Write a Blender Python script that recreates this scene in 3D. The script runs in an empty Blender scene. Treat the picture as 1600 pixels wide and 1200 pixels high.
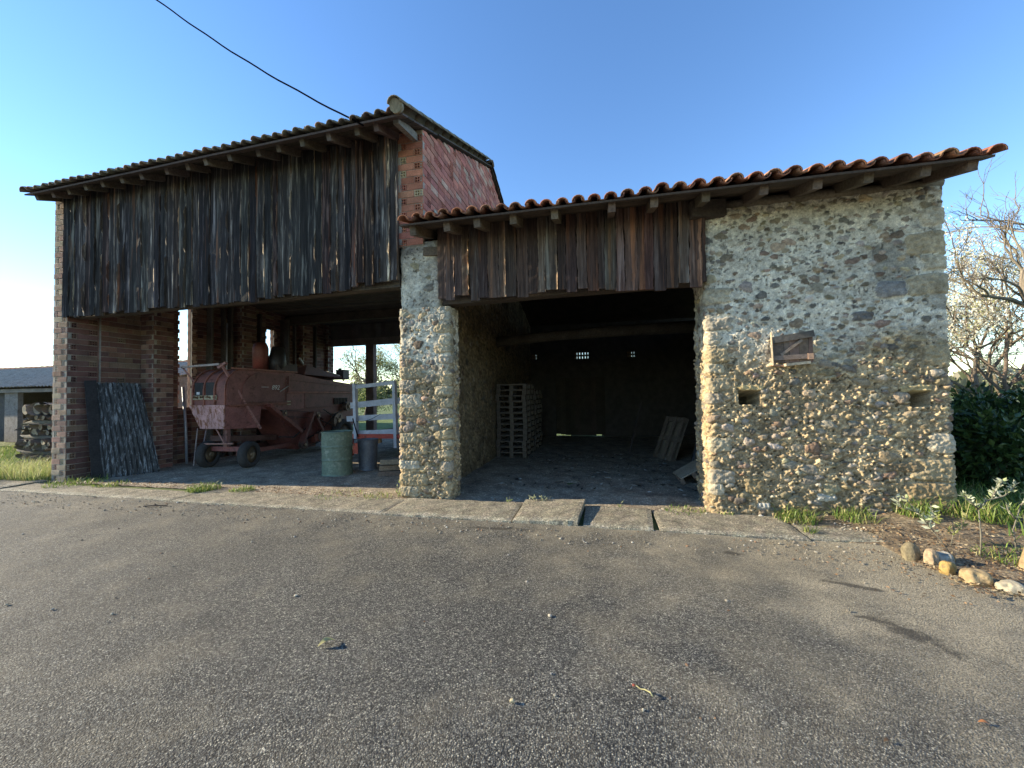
import bpy, math, random
import numpy as np
from mathutils import Vector, Matrix
random.seed(7); rng = np.random.default_rng(7)
S = bpy.context.scene
COL = S.collection
R = math.radians

# ------------------------------------------------------------ camera, sky, sun, exposure
def look(yaw, pitch, roll):
    f = Vector((math.sin(yaw)*math.cos(pitch), math.cos(yaw)*math.cos(pitch), math.sin(pitch)))
    r0 = Vector((math.cos(yaw), -math.sin(yaw), 0)); u0 = r0.cross(f)
    r = math.cos(roll)*r0 + math.sin(roll)*u0; u = -math.sin(roll)*r0 + math.cos(roll)*u0
    return Matrix((r, u, -f)).transposed()
cam = bpy.data.objects.new('camera', bpy.data.cameras.new('camera')); COL.objects.link(cam)
cam.matrix_world = Matrix.Translation((2.924, -5.255, 1.5)) @ look(R(-13.0), R(1.46), R(-.85)).to_4x4()
cam.data.sensor_width = 36; cam.data.lens = 612/1600*36; cam.data.clip_start = .05; cam.data.clip_end = 3000
S.camera = cam
SUN_EL, SUN_D = R(17.5), R(5.0)            # elevation; angle in front of the facade plane
sun = bpy.data.objects.new('sun', bpy.data.lights.new('sun', 'SUN')); COL.objects.link(sun)
sd = Vector((-math.cos(SUN_D)*math.cos(SUN_EL), -math.sin(SUN_D)*math.cos(SUN_EL), math.sin(SUN_EL)))
sun.rotation_euler = sd.to_track_quat('Z', 'Y').to_euler()
sun.data.energy = 5.0; sun.data.angle = R(.5); sun.data.color = (1, .85, .61)
W = bpy.data.worlds.new('World'); S.world = W; W.use_nodes = True
nt = W.node_tree; nt.nodes.clear()
sky = nt.nodes.new('ShaderNodeTexSky'); sky.sky_type = 'NISHITA'; sky.sun_disc = False
sky.sun_elevation = SUN_EL; sky.sun_rotation = math.atan2(sd.x, sd.y) % (2*math.pi)
sky.altitude = 300; sky.air_density = 1.05; sky.dust_density = .0; sky.ozone_density = 2.0
bg = nt.nodes.new('ShaderNodeBackground'); bg.inputs['Strength'].default_value = .14
wo = nt.nodes.new('ShaderNodeOutputWorld')
hs = nt.nodes.new('ShaderNodeHueSaturation'); hs.inputs['Saturation'].default_value = 1.18; hs.inputs['Hue'].default_value = .507
nt.links.new(sky.outputs[0], hs.inputs['Color']); nt.links.new(hs.outputs[0], bg.inputs[0]); nt.links.new(bg.outputs[0], wo.inputs[0])
S.view_settings.view_transform = 'Standard'; S.view_settings.look = 'None'
S.view_settings.exposure = 1.34; S.view_settings.gamma = 1

# ------------------------------------------------------------ helpers
class MB:
    def __init__(s): s.v = []; s.f = []; s.c = []; s.m = []; s.sm = []
    def add(s, V, F, col=(1, 1, 1), mi=0, smooth=False):
        n = len(s.v); s.v += [tuple(p) for p in V]
        if len(col) == len(V) and hasattr(col[0], '__len__'): s.c += [tuple(c) for c in col]
        else: s.c += [tuple(col)]*len(V)
        s.f += [tuple(i+n for i in f) for f in F]; s.m += [mi]*len(F); s.sm += [smooth]*len(F)
    BF = [(0,3,2,1),(4,5,6,7),(0,1,5,4),(1,2,6,5),(2,3,7,6),(3,0,4,7)]
    def box(s, x0, x1, y0, y1, z0, z1, col=(1,1,1), mi=0):
        s.add([(x0,y0,z0),(x1,y0,z0),(x1,y1,z0),(x0,y1,z0),(x0,y0,z1),(x1,y0,z1),(x1,y1,z1),(x0,y1,z1)], s.BF, col, mi)
    def lbox(s, o, u, n, u0, u1, d0, d1, z0, z1, col=(1,1,1), mi=0, w=Vector((0,0,1))):
        P = lambda a, b, c: o + u*a + n*b + w*c
        s.add([P(u0,d0,z0),P(u1,d0,z0),P(u1,d1,z0),P(u0,d1,z0),P(u0,d0,z1),P(u1,d0,z1),P(u1,d1,z1),P(u0,d1,z1)],
              [tuple(reversed(f)) for f in s.BF] if u.cross(n).dot(w) < 0 else s.BF, col, mi)
    def beam(s, p0, p1, w, h, col=(1,1,1), up=(0,0,1), mi=0, nseg=1, jit=0, taper=1):
        p0, p1 = Vector(p0), Vector(p1); d = (p1-p0).normalized(); sx = d.cross(Vector(up)).normalized(); sz = sx.cross(d)
        V = []; F = []
        for i in range(nseg+1):
            t = i/nseg; c = p0.lerp(p1, t) + sx*random.uniform(-jit, jit) + sz*random.uniform(-jit, jit)
            k = 1+(taper-1)*t
            for a, b in ((-1,-1),(1,-1),(1,1),(-1,1)): V.append(c + sx*a*w*k/2 + sz*b*h*k/2)
        for i in range(nseg):
            b = i*4
            for k in range(4): F.append((b+k, b+(k+1)%4, b+4+(k+1)%4, b+4+k))
        F += [(3,2,1,0), tuple(nseg*4+k for k in range(4))]
        s.add(V, F, col, mi)
    def tube(s, pts, rad, seg=8, col=(1,1,1), caps=True, smooth=True, mi=0, jit=0):
        pts = [Vector(p) for p in pts]; n = len(pts)
        if not hasattr(rad, '__len__'): rad = [rad]*n
        V = []; F = []; ref = None
        for i, p in enumerate(pts):
            d = (pts[min(i+1,n-1)]-pts[max(i-1,0)]).normalized()
            if ref is None: ref = Vector((0,0,1)) if abs(d.z) < .9 else Vector((1,0,0))
            a = d.cross(ref).normalized(); b = a.cross(d).normalized(); ref = b if abs(b.dot(d)) < .99 else ref
            for k in range(seg):
                t = 2*math.pi*k/seg; r = rad[i]*(1+random.uniform(-jit, jit))
                V.append(p + a*math.cos(t)*r + b*math.sin(t)*r)
        for i in range(n-1):
            for k in range(seg):
                F.append((i*seg+k, (i+1)*seg+k, (i+1)*seg+(k+1)%seg, i*seg+(k+1)%seg))
        s.add(V, F, col, mi, smooth)
        if caps:
            m = len(s.v)-len(V)
            s.f.append(tuple(m+k for k in range(seg))); s.f.append(tuple(m+(n-1)*seg+k for k in reversed(range(seg))))
            s.m += [mi, mi]; s.sm += [False, False]
    def build(s, name, mat, parent=None):
        me = bpy.data.meshes.new(name); me.from_pydata(s.v, [], s.f)
        for m in (mat if isinstance(mat, (list, tuple)) else [mat]): me.materials.append(m)
        me.polygons.foreach_set('material_index', s.m); me.polygons.foreach_set('use_smooth', s.sm)
        ca = me.color_attributes.new('Col', 'FLOAT_COLOR', 'POINT')
        c = np.ones((len(s.v), 4), np.float32); c[:, :3] = np.array(s.c, np.float32).reshape(-1, 3)
        ca.data.foreach_set('color', c.ravel())
        return link(name, me, parent)
def link(name, me, parent=None):
    o = bpy.data.objects.new(name, me); COL.objects.link(o)
    if parent: o.parent = parent
    return o
def npmesh(name, V, F, C, mat, parent=None, smooth=True):
    """V (n,3), F (m,3|4), C (n,3)"""
    me = bpy.data.meshes.new(name); V = np.asarray(V, np.float32); F = np.asarray(F, np.int32); k = F.shape[1]
    me.vertices.add(len(V)); me.vertices.foreach_set('co', V.ravel())
    me.loops.add(F.size); me.loops.foreach_set('vertex_index', F.ravel())
    me.polygons.add(len(F)); me.polygons.foreach_set('loop_start', np.arange(0, F.size, k, dtype=np.int32))
    me.polygons.foreach_set('use_smooth', np.full(len(F), smooth)); me.update(calc_edges=True); me.validate()
    for m in (mat if isinstance(mat, (list, tuple)) else [mat]): me.materials.append(m)
    c = np.ones((len(V), 4), np.float32); c[:, :3] = C
    me.color_attributes.new('Col', 'FLOAT_COLOR', 'POINT').data.foreach_set('color', c.ravel())
    return link(name, me, parent)
def tag(o, label=None, cat=None, group=None, kind=None):
    if label: o['label'] = label
    if cat: o['category'] = cat
    if group: o['group'] = group
    if kind: o['kind'] = kind
    return o
def thing(name, loc, label, cat, group=None, rz=0):
    o = bpy.data.objects.new(name, None); COL.objects.link(o); o.location = loc; o.rotation_euler.z = rz
    o.empty_display_size = .2
    return tag(o, label, cat, group)
def copy_tree(o, parent=None):
    c = o.copy(); COL.objects.link(c)
    if parent: c.parent = parent
    for ch in list(o.children): copy_tree(ch, c)
    return c
def vc(c, v=.15):
    k = 1+random.uniform(-v, v); return tuple(max(0, x*k*(1+random.uniform(-v*.25, v*.25))) for x in c)
def vnoise(h, w, cell, seed=None):
    g = rng.random((int(h/cell)+3, int(w/cell)+3))
    y = np.arange(h)/cell; x = np.arange(w)/cell; yi = y.astype(int); xi = x.astype(int)
    fy = y-yi; fx = x-xi; fy = (fy*fy*(3-2*fy))[:, None]; fx = (fx*fx*(3-2*fx))[None]
    a = g[yi][:, xi]; b = g[yi][:, xi+1]; c = g[yi+1][:, xi]; d = g[yi+1][:, xi+1]
    return (a*(1-fx)+b*fx)*(1-fy)+(c*(1-fx)+d*fx)*fy

# ------------------------------------------------------------ materials
def nodes(name):
    m = bpy.data.materials.new(name); m.use_nodes = True; t = m.node_tree
    return m, t, t.nodes['Principled BSDF']
def N(t, typ, ins=None, **kw):
    n = t.nodes.new(typ)
    for k, v in kw.items(): setattr(n, k, v)
    for k, v in (ins or {}).items():
        if isinstance(v, bpy.types.NodeSocket): t.links.new(v, n.inputs[k])
        else: n.inputs[k].default_value = v
    return n
def coords(t, scale=(1,1,1), kind='Object'):
    c = t.nodes.new('ShaderNodeTexCoord')
    return N(t, 'ShaderNodeMapping', {'Vector': c.outputs[kind], 'Scale': scale}).outputs[0]
def mixc(t, f, a, b, mode='MIX'):
    n = t.nodes.new('ShaderNodeMix'); n.data_type = 'RGBA'; n.blend_type = mode
    for s, v in ((0, f), (6, a), (7, b)):
        if isinstance(v, bpy.types.NodeSocket): t.links.new(v, n.inputs[s])
        else: n.inputs[s].default_value = v if s == 0 else (*v, 1) if len(v) == 3 else v
    return n.outputs[2]
def ramp(t, f, stops):
    n = t.nodes.new('ShaderNodeValToRGB'); e = n.color_ramp.elements
    while len(e) < len(stops): e.new(.5)
    for i, (p, c) in enumerate(stops):
        e[i].position = p; e[i].color = (*c, 1) if hasattr(c, '__len__') else (c, c, c, 1)
    t.links.new(f, n.inputs[0]); return n.outputs[0]
def noise(t, vec, sc, det=6, rough=.6, dist=0):
    return N(t, 'ShaderNodeTexNoise', {'Vector': vec, 'Scale': sc, 'Detail': det, 'Roughness': rough, 'Distortion': dist}).outputs[0]
def bump(t, b, h, dist=.01, st=1):
    n = N(t, 'ShaderNodeBump', {'Height': h, 'Distance': dist, 'Strength': st}); t.links.new(n.outputs[0], b.inputs['Normal'])
def attr_mat(name, scale=(1,1,1), ns=20, var=(.6, 1.35), bd=.006, rough=.9, ns2=3, stain=None, metal=0, spec=.3, bs=1):
    """base colour = per-vertex attribute x fine noise, an optional stain colour in patches"""
    m, t, b = nodes(name); v = coords(t, scale)
    a = N(t, 'ShaderNodeVertexColor', layer_name='Col').outputs[0]
    n1 = noise(t, v, ns); n2 = noise(t, v, ns2, 4)
    g = ramp(t, n1, [(.25, var[0]), (.75, var[1])]); g2 = ramp(t, n2, [(.3, .75), (.7, 1.22)])
    c = mixc(t, 1, mixc(t, 1, a, g, 'MULTIPLY'), g2, 'MULTIPLY')
    if stain:
        f = ramp(t, noise(t, v, stain[1], 8, .7), [(stain[2], 0), (stain[2]+.08, stain[3])])
        c = mixc(t, f, c, stain[0])
    t.links.new(c, b.inputs['Base Color']); b.inputs['Roughness'].default_value = rough
    b.inputs['Metallic'].default_value = metal; b.inputs['Specular IOR Level'].default_value = spec
    bump(t, b, n1, bd, bs); return m
M = {}
M['stone'] = attr_mat('rubble_stone', ns=70, var=(.62, 1.35), bd=.006, ns2=6)
M['brick'] = attr_mat('hollow_brick', ns=55, var=(.7, 1.25), bd=.003, ns2=5)
M['tile'] = attr_mat('clay_tile', ns=40, var=(.65, 1.3), bd=.004, ns2=7, stain=((.16,.15,.11), 16, .58, .7))
M['tile_old'] = attr_mat('lichened_tile', ns=40, var=(.6, 1.3), bd=.004, ns2=7, stain=((.2,.19,.13), 12, .5, .8))
M['beamwood'] = attr_mat('old_beam', scale=(1,1,1), ns=35, var=(.55, 1.4), bd=.004)
M['concrete'] = attr_mat('concrete', ns=85, var=(.35, 1.6), bd=.010, ns2=14, stain=((.09,.08,.055), 7, .52, .6))
M['rust_red'] = attr_mat('faded_red_paint', ns=30, var=(.7, 1.25), bd=.001, rough=.6, ns2=4, stain=((.07,.03,.018), 9, .55, .75), spec=.4)
M['pink_paint'] = attr_mat('rusted_pale_paint', scale=(1,1,.5), ns=30, var=(.8, 1.2), bd=.001, rough=.6, ns2=4, stain=((.2,.075,.03), 14, .49, .9), spec=.4)
M['metal'] = attr_mat('worn_metal', ns=30, var=(.7, 1.3), bd=.001, rough=.5, metal=.3, spec=.5)
M['green_paint'] = attr_mat('green_drum_paint', ns=24, var=(.75, 1.2), bd=.001, rough=.55, stain=((.3,.33,.27), 9, .56, .65), spec=.4)
M['white_paint'] = attr_mat('white_paint', ns=20, var=(.85, 1.1), bd=.001, rough=.55)
M['rubber'] = attr_mat('rubber', ns=30, var=(.7, 1.3), bd=.002, rough=.85)
M['log'] = attr_mat('log', ns=18, var=(.55, 1.4), bd=.01)
M['rock'] = attr_mat('rock', ns=16, var=(.6, 1.35), bd=.012, ns2=5, stain=((.12,.1,.06), 14, .52, .75))
M['bark'] = attr_mat('bark', ns=25, var=(.6, 1.3), bd=.01)
def plank_mat(name, dark, mid, pale, warm, pt, wt):
    m, t, b = nodes(name); v = coords(t, (26, 26, 1.1)); v2 = coords(t, (15, 15, .75)); v3 = coords(t, (90, 90, 2.5))
    a = N(t, 'ShaderNodeVertexColor', layer_name='Col').outputs[0]
    c = ramp(t, noise(t, v, 1, 8, .65, .6), [(.3, dark), (.55, mid), (.8, pale)])
    f = ramp(t, noise(t, v2, 1, 6, .6), [(pt, 0), (pt+.1, .75)])
    c = mixc(t, f, c, pale)
    f = ramp(t, noise(t, N(t, 'ShaderNodeMapping', {'Vector': v2, 'Location': (7, 3, 1)}).outputs[0], .8, 5, .6), [(wt, 0), (wt+.1, .8)])
    c = mixc(t, f, c, warm)
    g = noise(t, v3, 1, 4)
    c = mixc(t, 1, c, ramp(t, g, [(.3, .55), (.7, 1.4)]), 'MULTIPLY')
    t.links.new(mixc(t, 1, c, a, 'MULTIPLY'), b.inputs['Base Color']); b.inputs['Roughness'].default_value = .85
    b.inputs['Specular IOR Level'].default_value = .25
    bump(t, b, mixc(t, .5, noise(t, v, 1, 8, .65, .6), g), .005); return m
M['plank_old'] = plank_mat('charred_grey_planks', (.010,.009,.009), (.036,.031,.029), (.27,.25,.225), (.15,.07,.04), .57, .62)
M['plank_brown'] = plank_mat('brown_planks', (.026,.019,.016), (.09,.062,.048), (.2,.17,.145), (.21,.11,.06), .58, .56)
M['pallet'] = attr_mat('pallet_wood', ns=30, var=(.6, 1.3), bd=.003)
def flat_mat(name, col, rough=.8, ns=8, v=(.8, 1.2), bd=.004, metal=0):
    m, t, b = nodes(name); n = noise(t, coords(t), ns)
    t.links.new(mixc(t, 1, (*col,), ramp(t, n, [(.3, v[0]), (.7, v[1])]), 'MULTIPLY'), b.inputs['Base Color'])
    b.inputs['Roughness'].default_value = rough; b.inputs['Metallic'].default_value = metal; bump(t, b, n, bd); return m
M['cable'] = flat_mat('cable', (.004,.004,.005), 1.0); M['cable'].node_tree.nodes['Principled BSDF'].inputs['Specular IOR Level'].default_value = 0; M['blue_roof'] = flat_mat('shed_roof_sheet', (.33,.33,.34), .5, 3)
def leaf_mat(name, rough=.5, tr=.35, trans=True):
    m, t, b = nodes(name); a = N(t, 'ShaderNodeVertexColor', layer_name='Col').outputs[0]
    t.links.new(a, b.inputs['Base Color']); b.inputs['Roughness'].default_value = rough
    b.inputs['Specular IOR Level'].default_value = .35
    if trans:
        tl = N(t, 'ShaderNodeBsdfTranslucent', {'Color': a}); mx = N(t, 'ShaderNodeMixShader', {0: tr, 1: b.outputs[0], 2: tl.outputs[0]})
        t.links.new(mx.outputs[0], t.nodes['Material Output'].inputs[0])
    return m
M['leaf'] = leaf_mat('leaf'); M['laurel'] = leaf_mat('laurel_leaf', .35, .15); M['blossom'] = leaf_mat('blossom', .7, .4)

def asphalt_mat():
    m, t, b = nodes('coarse_asphalt'); v = coords(t)
    vo = N(t, 'ShaderNodeTexVoronoi', {'Vector': v, 'Scale': 125.0}); vo2 = N(t, 'ShaderNodeTexVoronoi', {'Vector': v, 'Scale': 230.0})
    chip = ramp(t, N(t, 'ShaderNodeSeparateColor', {0: vo.outputs['Color']}).outputs[0],
                [(0, (.03,.029,.028)), (.3, (.09,.09,.086)), (.6, (.185,.185,.168)), (.9, (.33,.325,.28)), (1, (.58,.56,.47))])
    chip2 = ramp(t, N(t, 'ShaderNodeSeparateColor', {0: vo2.outputs['Color']}).outputs[1], [(0, .45), (1, 1.6)])
    c = mixc(t, 1, chip, chip2, 'MULTIPLY')
    gap = ramp(t, vo.outputs['Distance'], [(.25, 1), (.6, .3)])
    c = mixc(t, 1, c, gap, 'MULTIPLY')
    c = mixc(t, 1, c, ramp(t, noise(t, v, 34, 3, .7), [(.3, .6), (.7, 1.45)]), 'MULTIPLY')
    sx = N(t, 'ShaderNodeSeparateXYZ', {0: v})
    # fine tan dust lying where it drifts: near the kerb, to the right, in wandering patches
    d1 = noise(t, v, .55, 5, .6); d2 = noise(t, v, 2.2, 6, .65)
    def mth(op, a, c_=None, clamp=False):
        n = t.nodes.new('ShaderNodeMath'); n.operation = op; n.use_clamp = clamp
        for i, q in enumerate((a, c_)):
            if q is None: continue
            if isinstance(q, bpy.types.NodeSocket): t.links.new(q, n.inputs[i])
            else: n.inputs[i].default_value = q
        return n.outputs[0]
    kerb = mth('MULTIPLY', mth('ADD', sx.outputs[1], 2.6), .22, True)
    right = mth('MULTIPLY', mth('SUBTRACT', sx.outputs[0], mth('MULTIPLY', sx.outputs[1], -.35)), .3)
    right = mth('MULTIPLY', mth('SUBTRACT', right, .5), .9, True)
    f = mth('ADD', mth('MULTIPLY', d1, .4), mth('ADD', mth('MULTIPLY', d2, .45), .075))
    f = mth('ADD', f, mth('ADD', mth('MULTIPLY', kerb, .21), mth('MULTIPLY', right, .30)))
    f = ramp(t, f, [(.50, 0), (.64, .3), (.80, .92)])
    f = mth('MULTIPLY', f, ramp(t, vo.outputs['Distance'], [(.1, .45), (.5, 1)]))
    dust = mixc(t, ramp(t, noise(t, v, 120, 3, .8), [(.38, 0), (.62, 1)]), (.12,.105,.075), (.52,.46,.33))
    c = mixc(t, f, c, dust)
    # damp dark stains left where puddles dried
    st = None
    for (x, y, rx, ry, an) in ((4.74, -2.34, .26, .075, -1.05), (4.62, -2.2, .1, .04, -.4), (4.75, -1.72, .22, .04, -.3), (4.05, -1.25, .1, .05, 0), (1.7, -1.0, .35, .05, .1)):
        mp = N(t, 'ShaderNodeMapping', {'Vector': v}); mp.vector_type = 'TEXTURE'
        mp.inputs['Location'].default_value = (x, y, 0); mp.inputs['Rotation'].default_value = (0, 0, an); mp.inputs['Scale'].default_value = (rx, ry, 1)
        L = N(t, 'ShaderNodeVectorMath', {0: mp.outputs[0]}, operation='LENGTH').outputs['Value']
        L = mth('ADD', L, mth('MULTIPLY', mth('SUBTRACT', noise(t, v, 7, 6, .7), .5), 3.4))
        e = ramp(t, L, [(.5, 1), (1.25, 0)]); st = e if st is None else mth('MAXIMUM', st, e)
    c = mixc(t, mth('MULTIPLY', st, .75), c, (.03,.026,.02))
    lg = ramp(t, noise(t, v, .8, 4), [(.3, .8), (.7, 1.2)])
    t.links.new(mixc(t, 1, c, lg, 'MULTIPLY'), b.inputs['Base Color']); b.inputs['Roughness'].default_value = .85
    h = mth('ADD', mth('MULTIPLY', ramp(t, vo.outputs['Distance'], [(0, 1), (.6, 0)]), mth('SUBTRACT', 1.0, mth('MULTIPLY', f, .2))), mth('MULTIPLY', d2, .4))
    bump(t, b, h, .014); return m
M['asphalt'] = asphalt_mat()
m, t, b = nodes('pebbled_concrete'); v = coords(t); vo = N(t, 'ShaderNodeTexVoronoi', {'Vector': v, 'Scale': 95.0})
a = N(t, 'ShaderNodeVertexColor', layer_name='Col').outputs[0]
k = ramp(t, N(t, 'ShaderNodeSeparateColor', {0: vo.outputs['Color']}).outputs[0], [(0, .4), (.6, 1.0), (.9, 1.6), (1, 2.3)])
c = mixc(t, 1, mixc(t, 1, a, k, 'MULTIPLY'), ramp(t, noise(t, v, 5, 8, .7), [(.3, .55), (.7, 1.45)]), 'MULTIPLY')
t.links.new(c, b.inputs['Base Color']); b.inputs['Roughness'].default_value = .9
bump(t, b, mixc(t, .5, vo.outputs['Distance'], noise(t, v, 22, 8, .75)), .016); M['slab'] = m
def dirt_mat(name, a, b_, c_, ns=3, bd=.02):
    m, t, b = nodes(name); v = coords(t)
    c = ramp(t, noise(t, v, ns, 9, .68), [(.3, a), (.52, b_), (.72, c_)])
    vo = N(t, 'ShaderNodeTexVoronoi', {'Vector': v, 'Scale': 60.0})
    k = ramp(t, N(t, 'ShaderNodeSeparateColor', {0: vo.outputs['Color']}).outputs[0], [(0, .6), (.9, 1.2), (1, 2.2)])
    t.links.new(mixc(t, 1, c, k, 'MULTIPLY'), b.inputs['Base Color']); b.inputs['Roughness'].default_value = .95
    bump(t, b, noise(t, v, ns*9, 9, .7), bd); return m
M['floor'] = dirt_mat('barn_floor_earth', (.13,.10,.075), (.31,.26,.19), (.47,.41,.31))
M['earth'] = dirt_mat('earth', (.09,.065,.04), (.2,.155,.1), (.34,.28,.19), 5)
def field_mat():
    m, t, b = nodes('meadow'); v = coords(t)
    c = ramp(t, noise(t, v, 1.5, 10, .75), [(.3, (.035,.06,.012)), (.5, (.09,.15,.025)), (.7, (.2,.24,.06))])
    c2 = ramp(t, noise(t, v, .02, 5), [(.42, 0), (.58, 1)])
    c = mixc(t, c2, c, (.16,.13,.08), 'MIX')
    t.links.new(mixc(t, .5, c, ramp(t, noise(t, v, 1.5, 10, .75), [(.3, (.035,.06,.012)), (.5, (.09,.15,.025)), (.7, (.2,.24,.06))])), b.inputs['Base Color']); b.inputs['Roughness'].default_value = .95
    bump(t, b, noise(t, v, 20, 8, .75), .05); return m
M['meadow'] = field_mat()
M['hill'] = dirt_mat('far_hillside', (.08,.1,.09), (.14,.15,.14), (.2,.19,.17), .03, .5)

# ------------------------------------------------------------ ground, asphalt, kerb slabs
def rise(x, y):   # the ground climbs a little towards the right end of the wall
    return .13*np.clip((x-4.6)/1.6, 0, 1)*np.clip((y+.9)/.9, 0, 1)*np.clip((x-4.6)/1.6, 0, 1)
def sheet(name, xs, ys, zf, mat, kind='structure', parent=None):
    X_, Y_ = np.meshgrid(xs, ys); Z_ = zf(X_, Y_); ny, nx = X_.shape
    i = np.arange((ny-1)*(nx-1)); r, c = i//(nx-1), i % (nx-1); a = r*nx+c
    o = npmesh(name, np.stack([X_, Y_, Z_], -1).reshape(-1, 3), np.stack([a, a+1, a+1+nx, a+nx], 1), (1,1,1), mat, parent)
    if kind: o['kind'] = kind
    return o
big = np.concatenate([-np.geomspace(1500, 16, 14), np.arange(-15, 15.1, .5), np.geomspace(16, 1500, 14)])
sheet('ground', big, big, lambda x, y: rise(x, y)-.012 - .0*x, M['meadow'])
def fl(x, y):
    h, w = x.shape; return rise(x, y)*(y > -.5) + .004 + .028*(vnoise(h, w, 9)-.5)*np.clip((y+.1)/.5, 0, 1) + .012*(vnoise(h, w, 2.5)-.5)
sheet('barn_floor', np.arange(-7.15, 6.3, .04), np.arange(-.09, 8.7, .04), fl, M['floor'])
def aspz(x, y):
    h, w = x.shape; return .004 + .012*(vnoise(h, w, 14)-.5) + .008*(vnoise(h, w, 4)-.5) - .004
sheet('asphalt_yard', np.concatenate([np.arange(-30, -8, .5), np.arange(-8, 8, .06), np.arange(8, 14, .5)]), np.concatenate([np.arange(-30, -6, .5), np.arange(-6, -.745, .06), [-.745]]), aspz, M['asphalt'])
sheet('earth_bed', np.arange(4.45, 9.0, .05), np.arange(-1.9, .7, .05),
      lambda x, y: rise(x, y) + .012 + .03*(vnoise(*x.shape, 4)-.5) + np.where((x < 5.45) & (y < -.75), -.09, 0) + np.where(y < -1.12-(x-5.45)*1.5, -.09, 0) + np.where((x < 5.6) & (y >= -.75) & (y < -.1), -.012, 0), M['earth'])
# concrete slabs along the front; the one beside the opening has tipped up
def slab(x0, x1, y0=-.74, y1=-.07, z=.035, tilt=(0, 0), skew=0, lab=None):
    nx, ny = max(3, int((x1-x0)/.05)), 13
    mb = MB(); X_ = np.linspace(x0, x1, nx); Y_ = np.linspace(y0, y1, ny)
    k = vnoise(ny, nx, 3)*.010; V = []; C = []
    for j, y in enumerate(Y_):
        for i, x in enumerate(X_):
            e = min(i, nx-1-i, j, ny-1-j); sk = skew*(y-y0)/(y1-y0)*(x-x0)/(x1-x0)
            wob = random.uniform(-.003, .003) if e == 0 else 0
            V.append((x+wob+sk, y+(wob if j in (0, ny-1) else 0), z+k[j, i]-(.008 if e == 0 else 0) + tilt[0]*(x-x0)/(x1-x0) + tilt[1]*(y-y0)/(y1-y0)))
            C.append(vc((.235,.21,.155) if y > y0+.09 else (.28,.26,.2), .12))
    F = [(j*nx+i, j*nx+i+1, (j+1)*nx+i+1, (j+1)*nx+i) for j in range(ny-1) for i in range(nx-1)]
    n = len(V); rim = [i for i in range(nx)] + [j*nx+nx-1 for j in range(1, ny)] + [(ny-1)*nx+i for i in range(nx-2, -1, -1)] + [j*nx for j in range(ny-2, 0, -1)]
    low = [(V[i][0], V[i][1], -.05) for i in rim]
    V += low; C += [(.24,.22,.17)]*len(low); m = len(rim)
    F += [(rim[(q+1) % m], rim[q], n+q, n+(q+1) % m) for q in range(m)]
    mb.add(V, F, C); o = mb.build('pavement', M['slab']); o['kind'] = 'structure'; return o
for a in ((-9.5, -7.12), (-7.1, -3.30, -.74, -.25, .012), (-3.28, .16, -.76, -.08, .014), (.18, 1.85, -.77, -.07, .018, (.0, .02)), (1.87, 2.62, -.77, .02, .025, (.045, .035), .05),
          (2.68, 3.43, -.78, .0, .022, (-.004, .01), .06), (3.50, 4.9, -.78, -.02, .016), (4.92, 6.0, -.74, -.3, .012)):
    slab(*a)

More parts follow.
